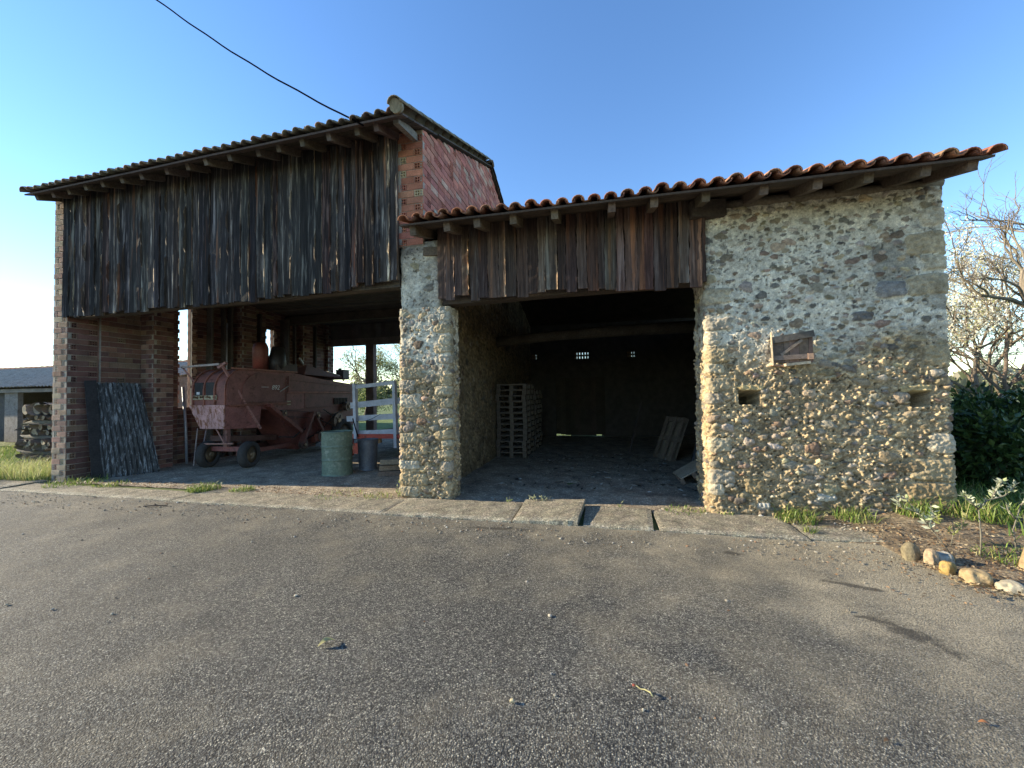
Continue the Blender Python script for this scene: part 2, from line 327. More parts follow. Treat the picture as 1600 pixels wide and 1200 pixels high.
# ------------------------------------------------------------ rubble walls
PAL = [(.38,.29,.17), (.42,.34,.21), (.32,.28,.22), (.25,.22,.18), (.24,.16,.11), (.46,.4,.3), (.34,.25,.18), (.15,.135,.12), (.4,.36,.3), (.36,.3,.2), (.3,.24,.16)]
def rubble(W_, H_, step, lit=1.9, seed=0, quoins=(), holes=(), n=900, dark=1.0, plaster=None, amp=1.0):
    global rng
    rng = np.random.default_rng(seed); rr = random.Random(seed)
    nx, nz = int(W_/step)+1, int(H_/step)+1; s = np.linspace(0, W_, nx)[None]; z = np.linspace(0, H_, nz)[:, None]
    cpx = 1/step
    edge = lit + .25*(vnoise(nz, nx, .5*cpx)-.5)*2
    up = np.clip((z-edge)/.35, 0, 1)                    # 0 = raw crumbling rubble, 1 = old lime plaster
    D = .022*(vnoise(nz, nx, .25*cpx)-.5) + .012*(vnoise(nz, nx, .09*cpx)-.5)
    cl = np.clip(vnoise(nz, nx, .04*cpx)*.55+vnoise(nz, nx, .02*cpx)*.6-.60+.16*vnoise(nz, nx, .22*cpx), 0, 1)
    D = D + amp*(cl*.062*(1-up*.8) + .012*(1-up*.4)*(vnoise(nz, nx, .012*cpx)-.5) + .016*(vnoise(nz, nx, .06*cpx)-.5))
    m1, m2 = np.array((.34,.26,.155)), np.array((.50,.455,.36))
    mix = up[..., None]; tone = (.78+.44*vnoise(nz, nx, .3*cpx))[..., None]*(.7+.6*vnoise(nz, nx, .03*cpx))[..., None]*(.85+.3*rng.random((nz, nx)))[..., None]
    pit = (vnoise(nz, nx, .022*cpx) < .2) & (vnoise(nz, nx, .12*cpx) > .4); D = D-pit*.012; tone = tone*np.where(pit, .4, 1)[..., None]  # pits dented, their shade also put into the tone
    C = (m1*(1-mix)+m2*mix)*tone
    C = np.where((vnoise(nz, nx, .5*cpx) < .22)[..., None]*(mix > .5), C*.62, C)
    C = C*(1+np.clip(cl*12, 0, .35)*(1-up*.7))[..., None]*(1-.35*np.clip((.018-D)*40, 0, 1)*(1-up))[..., None]  # lime crumbs paler as if sunlit, hollows darkened with painted shade
    occ = np.zeros((nz, nx), bool)
    def stone(cs, cz, a, b, th, h, col, p=2.0, force=False):
        r = max(a, b)*1.15; i0, i1 = max(0, int((cs-r)/step)), min(nx, int((cs+r)/step)+2); j0, j1 = max(0, int((cz-r)/step)), min(nz, int((cz+r)/step)+2)
        if i1-i0 < 2 or j1-j0 < 2: return
        S_, Z_ = s[:, i0:i1]-cs, z[j0:j1]-cz; ct, sn = math.cos(th), math.sin(th)
        X_, Y_ = (S_*ct+Z_*sn)/a, (-S_*sn+Z_*ct)/b
        ang = np.arctan2(Y_, X_); wob = 1+(.3 if p > 3 else 1)*.11*np.sin(3*ang+rr.random()*6)+.06*np.sin(5*ang+rr.random()*6)
        q = (np.abs(X_)**p+np.abs(Y_)**p)**(1/p)/wob; ins = q < 1
        if not force and (occ[j0:j1, i0:i1] & ins).mean() > .06: return
        hh = h*(1-np.clip(q, 0, 1)**(3.0 if p < 3 else 6.0))**.6 + (.006 if p < 3 else .018)*(vnoise(j1-j0, i1-i0, .022*cpx)-.5) + (rr.uniform(-.5,.5)*X_+rr.uniform(-.5,.5)*Y_)*h*.35
        cur = D[j0:j1, i0:i1]; D[j0:j1, i0:i1] = np.where(ins, np.maximum(cur*.25+hh, -.01), np.where((q < 1.12), cur*.4-.006, cur))
        cc = (np.array(col)*.9+.1*C[j0:j1, i0:i1])*(.75+.5*vnoise(j1-j0, i1-i0, .03*cpx))[..., None]
        C[j0:j1, i0:i1] = np.where((ins & (q < .97))[..., None], cc, C[j0:j1, i0:i1]); occ[j0:j1, i0:i1] |= q < 1.05
    for (cs, cz, a, b, col) in quoins: rr.random() < .8 and stone(cs, cz, a*rr.uniform(.75,1.1), b*rr.uniform(.85,1), rr.uniform(-.05,.05), rr.uniform(.014,.028), col, 5, True)
    for (cs, cz, a, b) in holes: occ[int(max(0,cz-b-.02)/step):int((cz+b+.02)/step), int(max(0,cs-a-.02)/step):int((cs+a+.02)/step)] = True
    for k in range(n):
        cs, cz = rr.uniform(0, W_), rr.uniform(0, H_)
        big_ = rr.random() < .2; a = rr.uniform(.05, .10) if big_ else rr.uniform(.022, .055); b = a*rr.uniform(.42, .8)
        u = cz > lit+.1
        if u and rr.random() < .12: continue
        if not u and rr.random() < .25: continue
        col = vc(rr.choice(PAL), .2)
        if u: stone(cs, cz, a*.85, b*.85, rr.gauss(0, .3), rr.uniform(.008, .018), (lambda k: [c*k for c in col])(rr.choice((.45,.6,.75,.9,1.0))))
        else: stone(cs, cz, a, b, rr.gauss(0, .25), rr.uniform(.014, .034), [c*rr.choice((.7,.8,.9)) for c in [q for q in col]] if 0 else (lambda k: [c*k for c in col])(rr.choice((.6,.75,.85,.95))))
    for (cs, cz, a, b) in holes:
        q = np.maximum(np.abs(s-cs)/a, np.abs(z-cz)/b); D = np.where(q < 1, -.42, D); C = np.where((q < .93)[..., None], C*.3, C)  # stone darkened in the holes, their shade put into the colour
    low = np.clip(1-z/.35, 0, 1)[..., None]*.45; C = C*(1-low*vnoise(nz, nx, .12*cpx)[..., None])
    return s[0], z[:, 0], D, np.clip(C*dark, .01, .8)
def wrap_wall(name, path, H_, step, parent, zbase=0, rad=.07, batter=0, **kw):
    """path: plan points; face looks to the right of travel direction rotated outward (left-handed normal)"""
    pts = [Vector((*p, 0)) for p in path]; fine = []
    for i, p in enumerate(pts):
        if 0 < i < len(pts)-1:
            a = (pts[i-1]-p).normalized(); b = (pts[i+1]-p).normalized()
            for k in range(7):
                t = k/6; q0 = p+a*rad; q1 = p+b*rad; fine.append(q0*(1-t)**2+p*2*t*(1-t)+q1*t*t)
        else: fine.append(p)
    P = np.array([v[:2] for v in fine]); L = np.concatenate([[0], np.cumsum(np.linalg.norm(np.diff(P, axis=0), axis=1))])
    s, z, D, C = rubble(L[-1], H_, step, **kw)
    px = np.interp(s, L, P[:, 0]); py = np.interp(s, L, P[:, 1])
    tx = np.gradient(px); ty = np.gradient(py); k = 7
    tx = np.convolve(np.pad(tx, k, 'edge'), np.ones(2*k+1)/(2*k+1), 'valid'); ty = np.convolve(np.pad(ty, k, 'edge'), np.ones(2*k+1)/(2*k+1), 'valid')
    l = np.hypot(tx, ty); nx_, ny_ = ty/l, -tx/l
    X_ = px[None]+nx_[None]*D; Y_ = py[None]+ny_[None]*D; Z_ = zbase+z[:, None]+0*X_+D*.15
    nz, n = X_.shape; i = np.arange((nz-1)*(n-1)); r, c = i//(n-1), i % (n-1); a = r*n+c
    V = np.stack([X_, Y_, Z_], -1).reshape(-1, 3); V[:, 2] = np.where(np.repeat(z, n) == 0, zbase-.1, V[:, 2])
    return npmesh(name, V, np.stack([a, a+1, a+1+n, a+n], 1), C.reshape(-1, 3), M['stone'], parent)

E_ = lambda n, lab, cat: thing(n, (0, 0, 0), lab, cat)
stone_barn = thing('stone_barn', (3.5, 0, 0), 'low rubble stone barn with brown plank front above a dark open bay', 'barn')
stone_barn.location = (0, 0, 0)
Q = []
RQ = [(.33,.275,.18), (.38,.33,.23), (.35,.28,.17), (.41,.36,.27), (.3,.26,.2)]
zq = .13; k = 0; w0 = .60+2.46
while zq < 3.6:      # dressed corner blocks, right corner
    hq = [.12,.1,.14,.11,.13][k % 5]; a = (.24, .16)[k % 2]; Q.append((w0-a+.08, zq, a+.06, hq, RQ[k % 5])); zq += hq*2+.012; k += 1
zq = .1; k = 0
while zq < 2.7:      # rough blocks on the opening's jamb
    hq = [.09,.07,.1,.08][k % 4]; a = (.13, .08)[k % 2]; Q.append((.6+a-.06, zq, a+.06, hq, RQ[(k+2) % 5])); zq += hq*2+.015; k += 1
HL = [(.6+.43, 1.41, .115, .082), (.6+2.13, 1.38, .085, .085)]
Q += [(.6+.45, 1.53, .16, .035, (.42,.33,.17)), (.6+2.1, 1.50, .16, .04, (.42,.33,.17)), (.6+1.62, 2.33, .11, .06, (.11,.10,.095)), (.6+1.5, 1.0, .15, .05, (.17,.15,.12)), (.6+1.95, .62, .16, .055, (.2,.15,.09)), (.6+.72, 1.02, .1, .07, (.2,.18,.12)), (.6+1.75, .42, .15, .05, (.16,.13,.09)), (.6+2.22, .3, .24, .17, (.27,.2,.11)), (.6+.45, .36, .12, .1, (.26,.2,.11)), (.6+1.2, .25, .11, .05, (.5,.48,.42)), (.6+.55, .12, .09, .045, (.45,.44,.4)), (.6+.95, .1, .1, .05, (.36,.24,.1)), (.6+1.9, 2.62, .15, .1, (.2,.19,.18)), (.6+1.15, 2.72, .13,.09,(.37,.31,.22))]
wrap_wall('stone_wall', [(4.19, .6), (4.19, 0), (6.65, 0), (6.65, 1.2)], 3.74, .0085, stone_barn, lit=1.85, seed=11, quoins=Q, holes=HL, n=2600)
Q = []; zq = .1; k = 0
while zq < 2.0:
    hq = [.08,.1,.07,.11][k % 4]; a = (.14, .2)[k % 2]; Q.append((.5+a-.05, zq, a+.05, hq, RQ[(k+1) % 5])); zq += hq*2+.014; k += 1
zq = .2; k = 0
while zq < 2.7:
    hq = [.07,.055,.08][k % 3]; a = (.1, .14)[k % 2]; Q.append((.5+.8-a+.04, zq, a+.03, hq, RQ[(k+2) % 5])); zq += hq*2+.014; k += 1
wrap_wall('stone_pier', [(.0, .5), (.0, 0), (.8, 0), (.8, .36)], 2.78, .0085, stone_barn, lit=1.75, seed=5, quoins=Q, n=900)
wrap_wall('plaster_wall', [(.012, .5), (.012, .015), (.66, .015), (.66, .36)], 1.02, .0085, stone_barn, zbase=2.74, lit=-1, seed=8, n=30, amp=.8)
w = MB()      # wall cores, party wall up to the brickwork, top of pier, inner walls
g = (.2,.18,.15)
w.box(.03, .78, .03, .34, -.05, 2.76, g); w.box(.04, .64, .04, .34, 2.755, 3.72, g); w.build('pier_core', M['stone'], stone_barn); w = MB()
w.box(4.24, 6.6, .5, .58, -.05, 3.66, g); w.box(4.24, 6.6, .06, .5, 1.6, 3.66, g); w.box(4.24, 6.6, .06, .5, -.05, 1.18, g); w.box(4.9, 6.1, .06, .5, 1.18, 1.6, g)
w.build('wall_core', M['stone'], stone_barn)
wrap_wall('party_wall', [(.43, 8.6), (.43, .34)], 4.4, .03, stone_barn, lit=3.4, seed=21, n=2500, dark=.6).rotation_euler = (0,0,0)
w = MB(); w.box(.02, .40, .35, 8.6, -.05, 3.75, (.2,.18,.15)); w.build('party_wall_core', M['stone'], stone_barn); w = MB()
w.box(6.2, 6.62, .58, 8.6, -.05, 3.7, (.2,.17,.13))
V = [(6.2, -.0, 3.66), (6.2, 8.6, 3.66), (6.2, 4.3, 5.0), (6.6, -.0, 3.66), (6.6, 8.6, 3.66), (6.6, 4.3, 5.0)]
w.add(V, [(0,1,2),(5,4,3),(0,3,4,1),(1,4,5,2),(2,5,3,0)], (.28,.25,.2))
w.build('side_wall', M['stone'], stone_barn)

# ------------------------------------------------------------ hollow brick work
BR = [(.21,.115,.09), (.19,.10,.085), (.24,.14,.105), (.17,.10,.09), (.26,.18,.13), (.15,.085,.075)]
Zv = Vector((0,0,1))
def hole_end(mb, o, u, n, u0, w_, z0, h_, col, nx=3, nz=2, d=.0):
    b = .011
    mb.lbox(o, u, n, u0, u0+w_, -.10, -.085, z0, z0+h_, tuple(c*.4 for c in col))  # plate behind the holes, painted dark for their inner shade
    mb.lbox(o, u, n, u0-.005, u0+w_+.005, -.085, d-.011, z0-.011, z0, (.36,.33,.27))
    for i in range(nx+1):
        c = u0+(w_-b)*i/nx; mb.lbox(o, u, n, c, c+b, -.085, d, z0, z0+h_, col)
    for j in range(nz+1):
        c = z0+(h_-b)*j/nz; mb.lbox(o, u, n, u0+b, u0+w_-b, -.085, d-.002, c, c+b, col)
def brick_face(mb, o, u, n, W_, z0, z1, pal=BR, ends='edge', ch=.103, L=.27, ribs=False, tone=1, skip=None, endp=.06):
    """rows of hollow bricks proud of recessed mortar; 'edge': cut ends alternate on both edges"""
    mc = tuple(c*tone for c in (.34,.31,.26))
    k = 0; z = z0
    while z < z1-.03:
        h = min(ch-.011, z1-z); 
        x = 0; first = True
        while x < W_-.02:
            e = False
            if ends == 'edge':
                if W_ < .5:
                    l = (.14 if (k % 2) == 0 else W_-.14) if x == 0 else W_-x
                    e = (k % 2 == 0 and x == 0) or (k % 2 == 1 and x > 0)
                    e = e and (l < .2)
                else:
                    l = (.14 if k % 2 else L) if x == 0 else L; e = (x == 0 and k % 2)
            else:
                l = (L*.5 if (k % 2 and x == 0) else L); e = False
                if random.random() < endp: l = .14; e = True
            l = min(l, W_-x); u0 = x+.005; w_ = l-.01; col = vc(tuple(c*tone for c in random.choice(pal)), .16); d = random.uniform(-.003, .004)
            if not (skip and skip(x+l/2, z+h/2)) and w_ > .02:
                zz = z+random.uniform(-.002, .002)
                if e and w_ > .09: hole_end(mb, o, u, n, u0, w_, zz, h, col, d=d)
                else:
                    mb.lbox(o, u, n, x, x+l, -.06, -.009, z-.011, z+h, mc); mb.lbox(o, u, n, u0, u0+w_, -.03, d, zz, zz+h, col)
                    if ribs:
                        for q in range(4): mb.lbox(o, u, n, u0, u0+w_, d, d+.008, zz+.004+q*h*.25, zz+.004+q*h*.25+h*.13, vc(col, .1))
            x += l
        z += ch; k += 1
brick_barn = thing('brick_barn', (0, 0, 0), 'tall hollow brick hay barn with dark weathered planks above its open bay', 'barn')
X1, X0, Y1 = Vector((1,0,0)), Vector((-1,0,0)), Vector((0,1,0)); Ym = Vector((0,-1,0))
mb = MB(); PB = [(.36,.25,.19), (.33,.22,.17), (.40,.31,.23), (.31,.2,.16), (.42,.34,.25)]
brick_face(mb, Vector((-7.2, 0, 0)), X1, Ym, .37, 0, 5.42, PB, ribs=True)
brick_face(mb, Vector((-6.83, 0, 0)), Y1, X1, .46, 0, 5.42, BR, tone=.8)
brick_face(mb, Vector((-7.2, .46, 0)), Ym, X0, .46, 0, 5.42, PB)
mb.box(-7.07, -6.95, .12, .36, 0, 5.6, (.2,.12,.09)); mb.build('brick_pier', M['brick'], brick_barn)
mb = MB()     # right gable wall standing on the stone party wall, and its front pier
brick_face(mb, Vector((0, 0, 0)), X1, Ym, .41, 3.72, 5.5, [(.42,.17,.10), (.38,.15,.1), (.44,.2,.12), (.40,.16,.1), (.46,.36,.22), (.43,.18,.11)])
def gable_skip(yy, zz): return zz > 5.44+.405*(3.6-abs(yy-3.6))-.0
pv = [(.50,.19,.13), (.44,.165,.12), (.52,.22,.155), (.46,.18,.13), (.40,.15,.11), (.48,.23,.17), (.38,.15,.12), (.47,.17,.12), (.5,.32,.24)]
brick_face(mb, Vector((.41, .01, 0)), Y1, X1, 7.19, 3.85, 6.95, pv, ends='run', skip=gable_skip, endp=.16)
brick_face(mb, Vector((.0, 7.2, 0)), Ym, X0, 7.2, 3.75, 6.95, BR, ends='run', skip=lambda a, b: gable_skip(7.2-a, b), endp=.02)
def gable(mb, x0, x1, y0, y1, zb, col, ze=5.43):
    V = [(x, y, z) for x in (x0, x1) for (y, z) in ((y0, zb), (y1, zb), (y1, ze), (3.6, ze+.405*3.6), (y0, ze))]
    mb.add(V, [(0,1,2,3,4), (9,8,7,6,5), (0,5,6,1), (1,6,7,2), (2,7,8,3), (3,8,9,4), (4,9,5,0)], col)
mb2 = MB(); V = mb.v
# trim recessed mortar sheets to the gable line by clamping heights
mb.v = [(x, y, min(z, 5.42+.405*(3.6-abs(min(max(y,0),7.2)-3.6)))) for (x, y, z) in mb.v]
gable(mb, .12, .30, .12, 7.05, 3.7, (.2,.12,.09))
mb.build('gable_wall', M['brick'], brick_barn)
mb = MB()     # left wall, inner face seen from the yard, with two tall slots
LW = [(.46, 1.91), (2.23, 4.36), (4.66, 7.2)]
for (a, b) in LW:
    brick_face(mb, Vector((-6.75, a, 0)), Y1, X1, b-a, 0, 5.42, BR, ends='run', tone=.8)
    mb.box(-6.89, -6.80, a, b, 0, 5.42, (.26,.15,.11))
for (a, b, z0, z1) in ((1.91, 2.23, 0, 1.3), (4.36, 4.66, 0, 1.9), (4.36, 4.66, 3.55, 5.42), (1.91, 2.23, 4.2, 5.42)):
    brick_face(mb, Vector((-6.75, a, 0)), Y1, X1, b-a, z0, z1, BR, tone=.8); mb.box(-6.89, -6.80, a, b, z0, z1, (.26,.15,.11))
for (y, z0, z1) in ((2.23, 1.3, 4.2), (4.66, 1.9, 3.55)):
    z = z0; k = 0
    while z < z1-.1:
        hole_end(mb, Vector((-6.90, y+(.0 if k % 2 else .03), 0)), X1, Ym, 0, .15, z, .092, (.45,.33,.24)); z += .103; k += 1
for (y, z0, z1) in ((1.91, 1.3, 4.2), (4.36, 1.9, 3.55)):
    z = z0; k = 0
    while z < z1-.1:
        mb.box(-6.9, -6.75, y-.01, y+(.035 if k % 2 else .005), z, z+.09, vc((.3,.16,.12))); z += .103; k += 1
gable(mb, -6.89, -6.80, .46, 7.2, 5.42, (.26,.15,.11), 5.43)
mb.build('side_wall', M['brick'], brick_barn)
for (ya, yb, p) in ((1.15, 1.55, .36), (3.3, 3.75, .3), (5.55, 6.0, .25), (6.9, 7.2, .12)):
    mb = MB(); brick_face(mb, Vector((-6.75, ya, 0)), X1, Ym, p, 0, 5.5, BR, tone=.95); brick_face(mb, Vector((-6.75+p, ya, 0)), Y1, X1, yb-ya, 0, 5.5, BR, tone=.95)
    mb.box(-6.75, -6.75+p-.05, ya+.05, yb, 0, 5.5, (.24,.14,.1)); mb.build('pilaster', M['brick'], brick_barn)
mb = MB()     # rear wall: lintel and boards over the open rear bay, post in the middle
mb.box(-6.74, 0, 7.05, 7.2, 3.32, 3.56, (.2,.17,.15))
for i in range(35):
    mb.box(-6.74+i*.1925, -6.74+i*.1925+.191, 7.06, 7.09+random.uniform(0,.01), 3.55, 5.4, vc((.12,.105,.095), .2))
mb.build('rear_wall', M['beamwood'], brick_barn)
mb = MB(); mb.box(-5.18, -4.88, 7.0, 7.2, 0, 3.32, (.2,.15,.14)); mb.build('rear_post', M['concrete'], brick_barn)
mb = MB(); mb.beam((-6.8, 2.6, 3.9), (0, 2.6, 3.95), .2, .24, (.08,.065,.05), nseg=8, jit=.01)
mb.beam((-6.8, 5.2, 3.9), (0, 5.2, 3.95), .2, .24, (.08,.065,.05), nseg=8, jit=.01)
for i in range(26):
    y = 2.4+i*.18; mb.box(-6.72, -.02, y, y+.17, 4.06+random.uniform(0,.01), 4.09, vc((.09,.075,.065), .2))
mb.build('hay_loft', M['beamwood'], brick_barn)
for (y, wd) in ((2.55, .16), (2.9, .1), (3.1, .14), (4.0, .12), (4.9, .35), (5.3, .1), (6.2, .14)):
    mb = MB(); mb.beam((-6.60, y, 0), (-6.62, y+.02, 3.9), .05, wd, vc((.1,.085,.075), .2), up=(1,0,0), nseg=6, jit=.006); mb.build('upright_board', M['beamwood'], brick_barn)

# ------------------------------------------------------------ plank fronts
def planks(name, mat, x0, x1, ztop, zbot, parent, wmin, wmax, y=-.05, tints=None, seed=1, wane=.012, tilt=1.0, lipp=.6):
    rr = random.Random(seed); mb = MB(); x = x0; prev = 0
    while x < x1-.02:
        w_ = min(rr.uniform(wmin, wmax), x1-x+.02); n = 26; zt = ztop(x); zb = zbot(x)+rr.uniform(-.045, .035)
        n = 44
        off = rr.uniform(0, .014) if prev < .012 else rr.uniform(0, .006); prev = off
        th = rr.uniform(.02, .03); tl = w_*rr.uniform(.06, .16)*tilt
        tint = vc(rr.choice(tints), .2); lean = rr.uniform(-.012, .012)
        V = []; C = []; a = b = 0; lipn = [rr.random() for _ in range(12)]; lipon = rr.random() < lipp; lw = rr.uniform(.14, .3); la = rr.choice((.01, .02, .04, .055)); lc0 = 1.6
        bow = rr.uniform(-.008, .012)
        for i in range(n+1):
            t = i/n; z = zt+(zb-zt)*t
            a = .8*a+rr.uniform(-wane, wane)*.6; b = .8*b+rr.uniform(-wane, wane)*.6
            if rr.random() < .03: a += rr.uniform(0, .015)
            xl, xr = x+a*.6+lean*t, x+w_-.003+b*.6+lean*t; yy = y-off-bow*math.sin(t*3.1)
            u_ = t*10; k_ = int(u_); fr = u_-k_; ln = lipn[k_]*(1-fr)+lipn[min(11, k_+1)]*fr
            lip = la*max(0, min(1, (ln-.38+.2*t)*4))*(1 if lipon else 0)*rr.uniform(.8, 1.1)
            lc = tuple(q*(1+1.1*min(1, lip/.01)*m_) for q, m_ in zip(tint, (1.5, 1.2, .8)))  # lip tinted as bare wood, and warmer to strengthen its sunlit streak
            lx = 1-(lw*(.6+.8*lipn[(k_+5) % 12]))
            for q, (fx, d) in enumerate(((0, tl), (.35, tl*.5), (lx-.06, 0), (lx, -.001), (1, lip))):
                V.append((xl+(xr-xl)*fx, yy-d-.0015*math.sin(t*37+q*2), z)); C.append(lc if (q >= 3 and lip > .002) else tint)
            for fx in (1, 0): V.append((xl+(xr-xl)*fx, yy+th, z)); C.append(tint)
        F = []
        for i in range(n):
            for q in range(7): F.append((i*7+q, i*7+(q+1) % 7, (i+1)*7+(q+1) % 7, (i+1)*7+q))
        F += [tuple(range(6, -1, -1)), tuple(n*7+q for q in range(7))]
        F = [tuple(reversed(f)) for f in F]
        mb.add(V, F, C); x += w_
    return mb.build(name, mat, parent)
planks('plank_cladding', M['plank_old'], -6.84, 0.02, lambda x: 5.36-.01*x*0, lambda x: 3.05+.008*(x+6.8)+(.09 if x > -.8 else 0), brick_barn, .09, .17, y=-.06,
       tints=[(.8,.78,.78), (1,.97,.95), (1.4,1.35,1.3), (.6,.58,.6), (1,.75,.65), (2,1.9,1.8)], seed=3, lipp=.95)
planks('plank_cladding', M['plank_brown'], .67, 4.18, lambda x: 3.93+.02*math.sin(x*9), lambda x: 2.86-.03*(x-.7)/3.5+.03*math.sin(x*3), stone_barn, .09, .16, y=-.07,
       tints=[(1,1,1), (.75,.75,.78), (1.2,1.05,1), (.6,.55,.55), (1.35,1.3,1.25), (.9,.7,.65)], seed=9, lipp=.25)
mb = MB()
mb.beam((-6.85, .12, 3.15), (.0, .12, 3.22), .16, .2, (.1,.08,.06), nseg=10, jit=.01); mb.beam((-6.85, .1, 4.4), (.0, .1, 4.4), .14, .16, (.1,.08,.06))
mb.build('lintel_beam', M['beamwood'], brick_barn)
mb = MB(); mb.beam((.6, .18, 2.93), (4.4, .18, 2.98), .2, .22, (.09,.07,.055), nseg=8, jit=.01); mb.build('lintel_beam', M['beamwood'], stone_barn)
mb = MB(); mb.tube([(.43, 4, 2.78), (1.8, 4.02, 2.86), (3.2, 3.98, 2.9), (6.2, 4, 2.93)], [.13,.12,.13,.14], 10, (.13,.11,.085), jit=.08); mb.build('tie_beam', M['beamwood'], stone_barn)
mb = MB(); mb.tube([(4.35,.06,3.80), (4.9,.05,3.79), (5.6,.04,3.79), (6.2,.05,3.78), (6.66,.05,3.79)], [.06,.075,.07,.06,.055], 9, (.17,.14,.1), jit=.06); mb.build('wall_plate', M['beamwood'], stone_barn)
mb = MB(); mb.beam((.42,.02,3.60), (.85,.0,3.56), .1, .12, (.14,.11,.08)); mb.build('corbel', M['beamwood'], stone_barn); mb = MB(); mb.beam((4.02,-.12,3.72), (4.42,-.02,3.74), .12, .2, (.07,.055,.045)); mb.build('corbel', M['beamwood'], stone_barn)

# ------------------------------------------------------------ tiled roofs
def tile(mb, p, along, side, up, L, r0, r1, col, seg=7, inv=False, th=.013):
    V = []; sgn = -1 if inv else 1
    for (t, r, lift) in ((0, r0, 0), (1, r1, 0)):
        for rad in (r, r-th):
            for k in range(seg+1):
                a = math.pi*k/seg; V.append(p+along*L*t+side*math.cos(a)*rad+up*(math.sin(a)*rad*sgn*.85))
    n = seg+1; F = []
    for k in range(seg):
        F.append((k, k+1, 2*n+k+1, 2*n+k)); F.append((n+k+1, n+k, 3*n+k, 3*n+k+1)); F.append((k+1, k, n+k, n+k+1)); F.append((2*n+k, 2*n+k+1, 3*n+k+1, 3*n+k))
    F += [(0, 2*n, 3*n, n), (n-1, 2*n-1, 4*n-1, 3*n-1)]
    if inv: F = [tuple(reversed(f)) for f in F]
    mb.add(V, F, col, 0, True)
def roof_slope(mb, x0, x1, pitch, eave, slope, yend, sgn, pal, sp, r, base, twist=None):
    n = round((x1-x0)/sp); sp = (x1-x0)/n; L = .42; g_ = .34
    for i in range(n+1):
        x = x0+sp*i
        ye, ze = eave(x); run = abs(yend-ye); A = Vector((0, sgn, slope)).normalized(); U = Vector((0, -slope*sgn, 1)).normalized()
        total = math.hypot(run, run*slope); rows = int(total/g_)+1
        for j in range(rows):
            s0 = j*g_+(random.uniform(-.012, .012)); l = min(L, total-s0+.05)
            jx = random.uniform(-.006, .006); c = vc(random.choice(pal), .2)
            P = Vector((x+jx, ye, ze))+A*s0+U*(.012 if j else .0)
            tile(mb, P+U*.02, A, X1, U, l, r*.98, r*.80, c)
            if i < n: tile(mb, Vector((x+sp/2, ye, ze))+A*(s0+.01)+U*.055, A, X1, U, l, r*.8, r*.9, vc(random.choice(pal), .2), seg=5, inv=True)
TP = [(.29,.12,.065), (.33,.15,.085), (.24,.10,.06), (.30,.17,.11), (.20,.095,.065)]
OP = [(.17,.12,.095), (.16,.135,.11), (.21,.175,.135), (.13,.105,.09), (.24,.15,.1)]
SL = .29
mb = MB()
ev = lambda x: (-.64, 3.765+.012*math.sin(x*1.7)-.03*(x-.4)/6.3+.012*random.uniform(-1, 1))
roof_slope(mb, .44, 6.62, 0, ev, SL, 4.32, 1, TP, .19, .078, None)
roof_slope(mb, .44, 6.62, 0, lambda x: (9.1, 3.83), SL, 4.28, -1, TP, .19, .078, None)
rf = mb.build('roof', M['tile'], stone_barn)
mb = MB(); 
for i in range(17): tile(mb, Vector((.35+i*.38, 4.3, 5.20)), X1, Y1, Zv, .42, .11, .10, vc(random.choice(TP)))
mb.build('ridge_tiles', M['tile'], rf)
mb = MB()      # sarking boards under the tiles, a split board along the eave
for i in range(9):
    y = -.62+i*.155; z = 3.735+SL*(y+.62)
    mb.beam((.36, y+.07, z+.02), (6.62, y+.07, z-.005), .15, .022, vc((.08,.06,.045), .25), up=(0, -SL, 1), nseg=9, jit=.003)
zr = lambda y: 3.735+SL*(y+.62)
for (a, b, s_) in ((.75, 4.3, 1), (9.05, 4.3, -1)):
    za = 3.735+SL*(a+.62) if s_ == 1 else 3.80; zb = 3.735+SL*(4.3+.62)
    mb.add([(.36, a, za), (6.62, a, za), (6.62, b, zb), (.36, b, zb), (.36, a, za+.022), (6.62, a, za+.022), (6.62, b, zb+.022), (.36, b, zb+.022)], MB.BF, (.09,.075,.06))
mb.build('roof_boards', M['beamwood'], stone_barn)
for i, x in enumerate([.52, 1.00, 1.415, 1.874, 2.393, 3.07, 3.55, 4.10, 4.68, 5.19, 5.645, 6.12, 6.50]):
    mb = MB(); y0 = -.55+random.uniform(-.03, .02); dx = random.uniform(-.02,.02)
    mb.beam((x, y0, 3.665+SL*(y0+.62)), (x+dx, 4.25, 3.665+SL*4.87), .085, .125, vc((.12,.09,.065), .2), up=(0,-SL,1), nseg=9, jit=.004)
    mb.build('rafter', M['beamwood'], stone_barn)
SP = .405; zr_t = 6.92
ey = lambda x: -.70+.25*(x-.4)/-7.3
ez = lambda x: 5.205+.06*(x-.4)/-7.3
mb = MB()
roof_slope(mb, -6.98, .30, 0, lambda x: (ey(x), ez(x)+.01*random.uniform(-1, 1)), SP, 3.62, 1, OP, .185, .062, None)
roof_slope(mb, -6.98, .30, 0, lambda x: (7.9, 5.20), SP, 3.58, -1, OP, .185, .062, None)
rf = mb.build('roof', M['tile_old'], brick_barn)
mb = MB()
for i in range(20): tile(mb, Vector((.5-i*.38, 3.6, 6.96)), X0, Y1, Zv, .42, .11, .10, vc(random.choice(OP)))
mb.build('ridge_tiles', M['tile_old'], rf)
mb = MB()      # verge: larger tiles bedded on the right edge, the lowest closed with mortar
A = Vector((0,1,SP)).normalized(); B = Vector((0,-1,SP)).normalized(); U = Vector((0,-SP,1)).normalized()
for j in range(13):
    tile(mb, Vector((.40, -.78, 5.20))+A*(j*.36)+U*.05, A, X1, U, .42, .098, .088, vc((.2,.17,.12), .2)); tile(mb, Vector((.40, 7.95, 5.20))+B*(j*.36), B, X1, Zv, .42, .10, .09, vc((.2,.17,.12), .2))
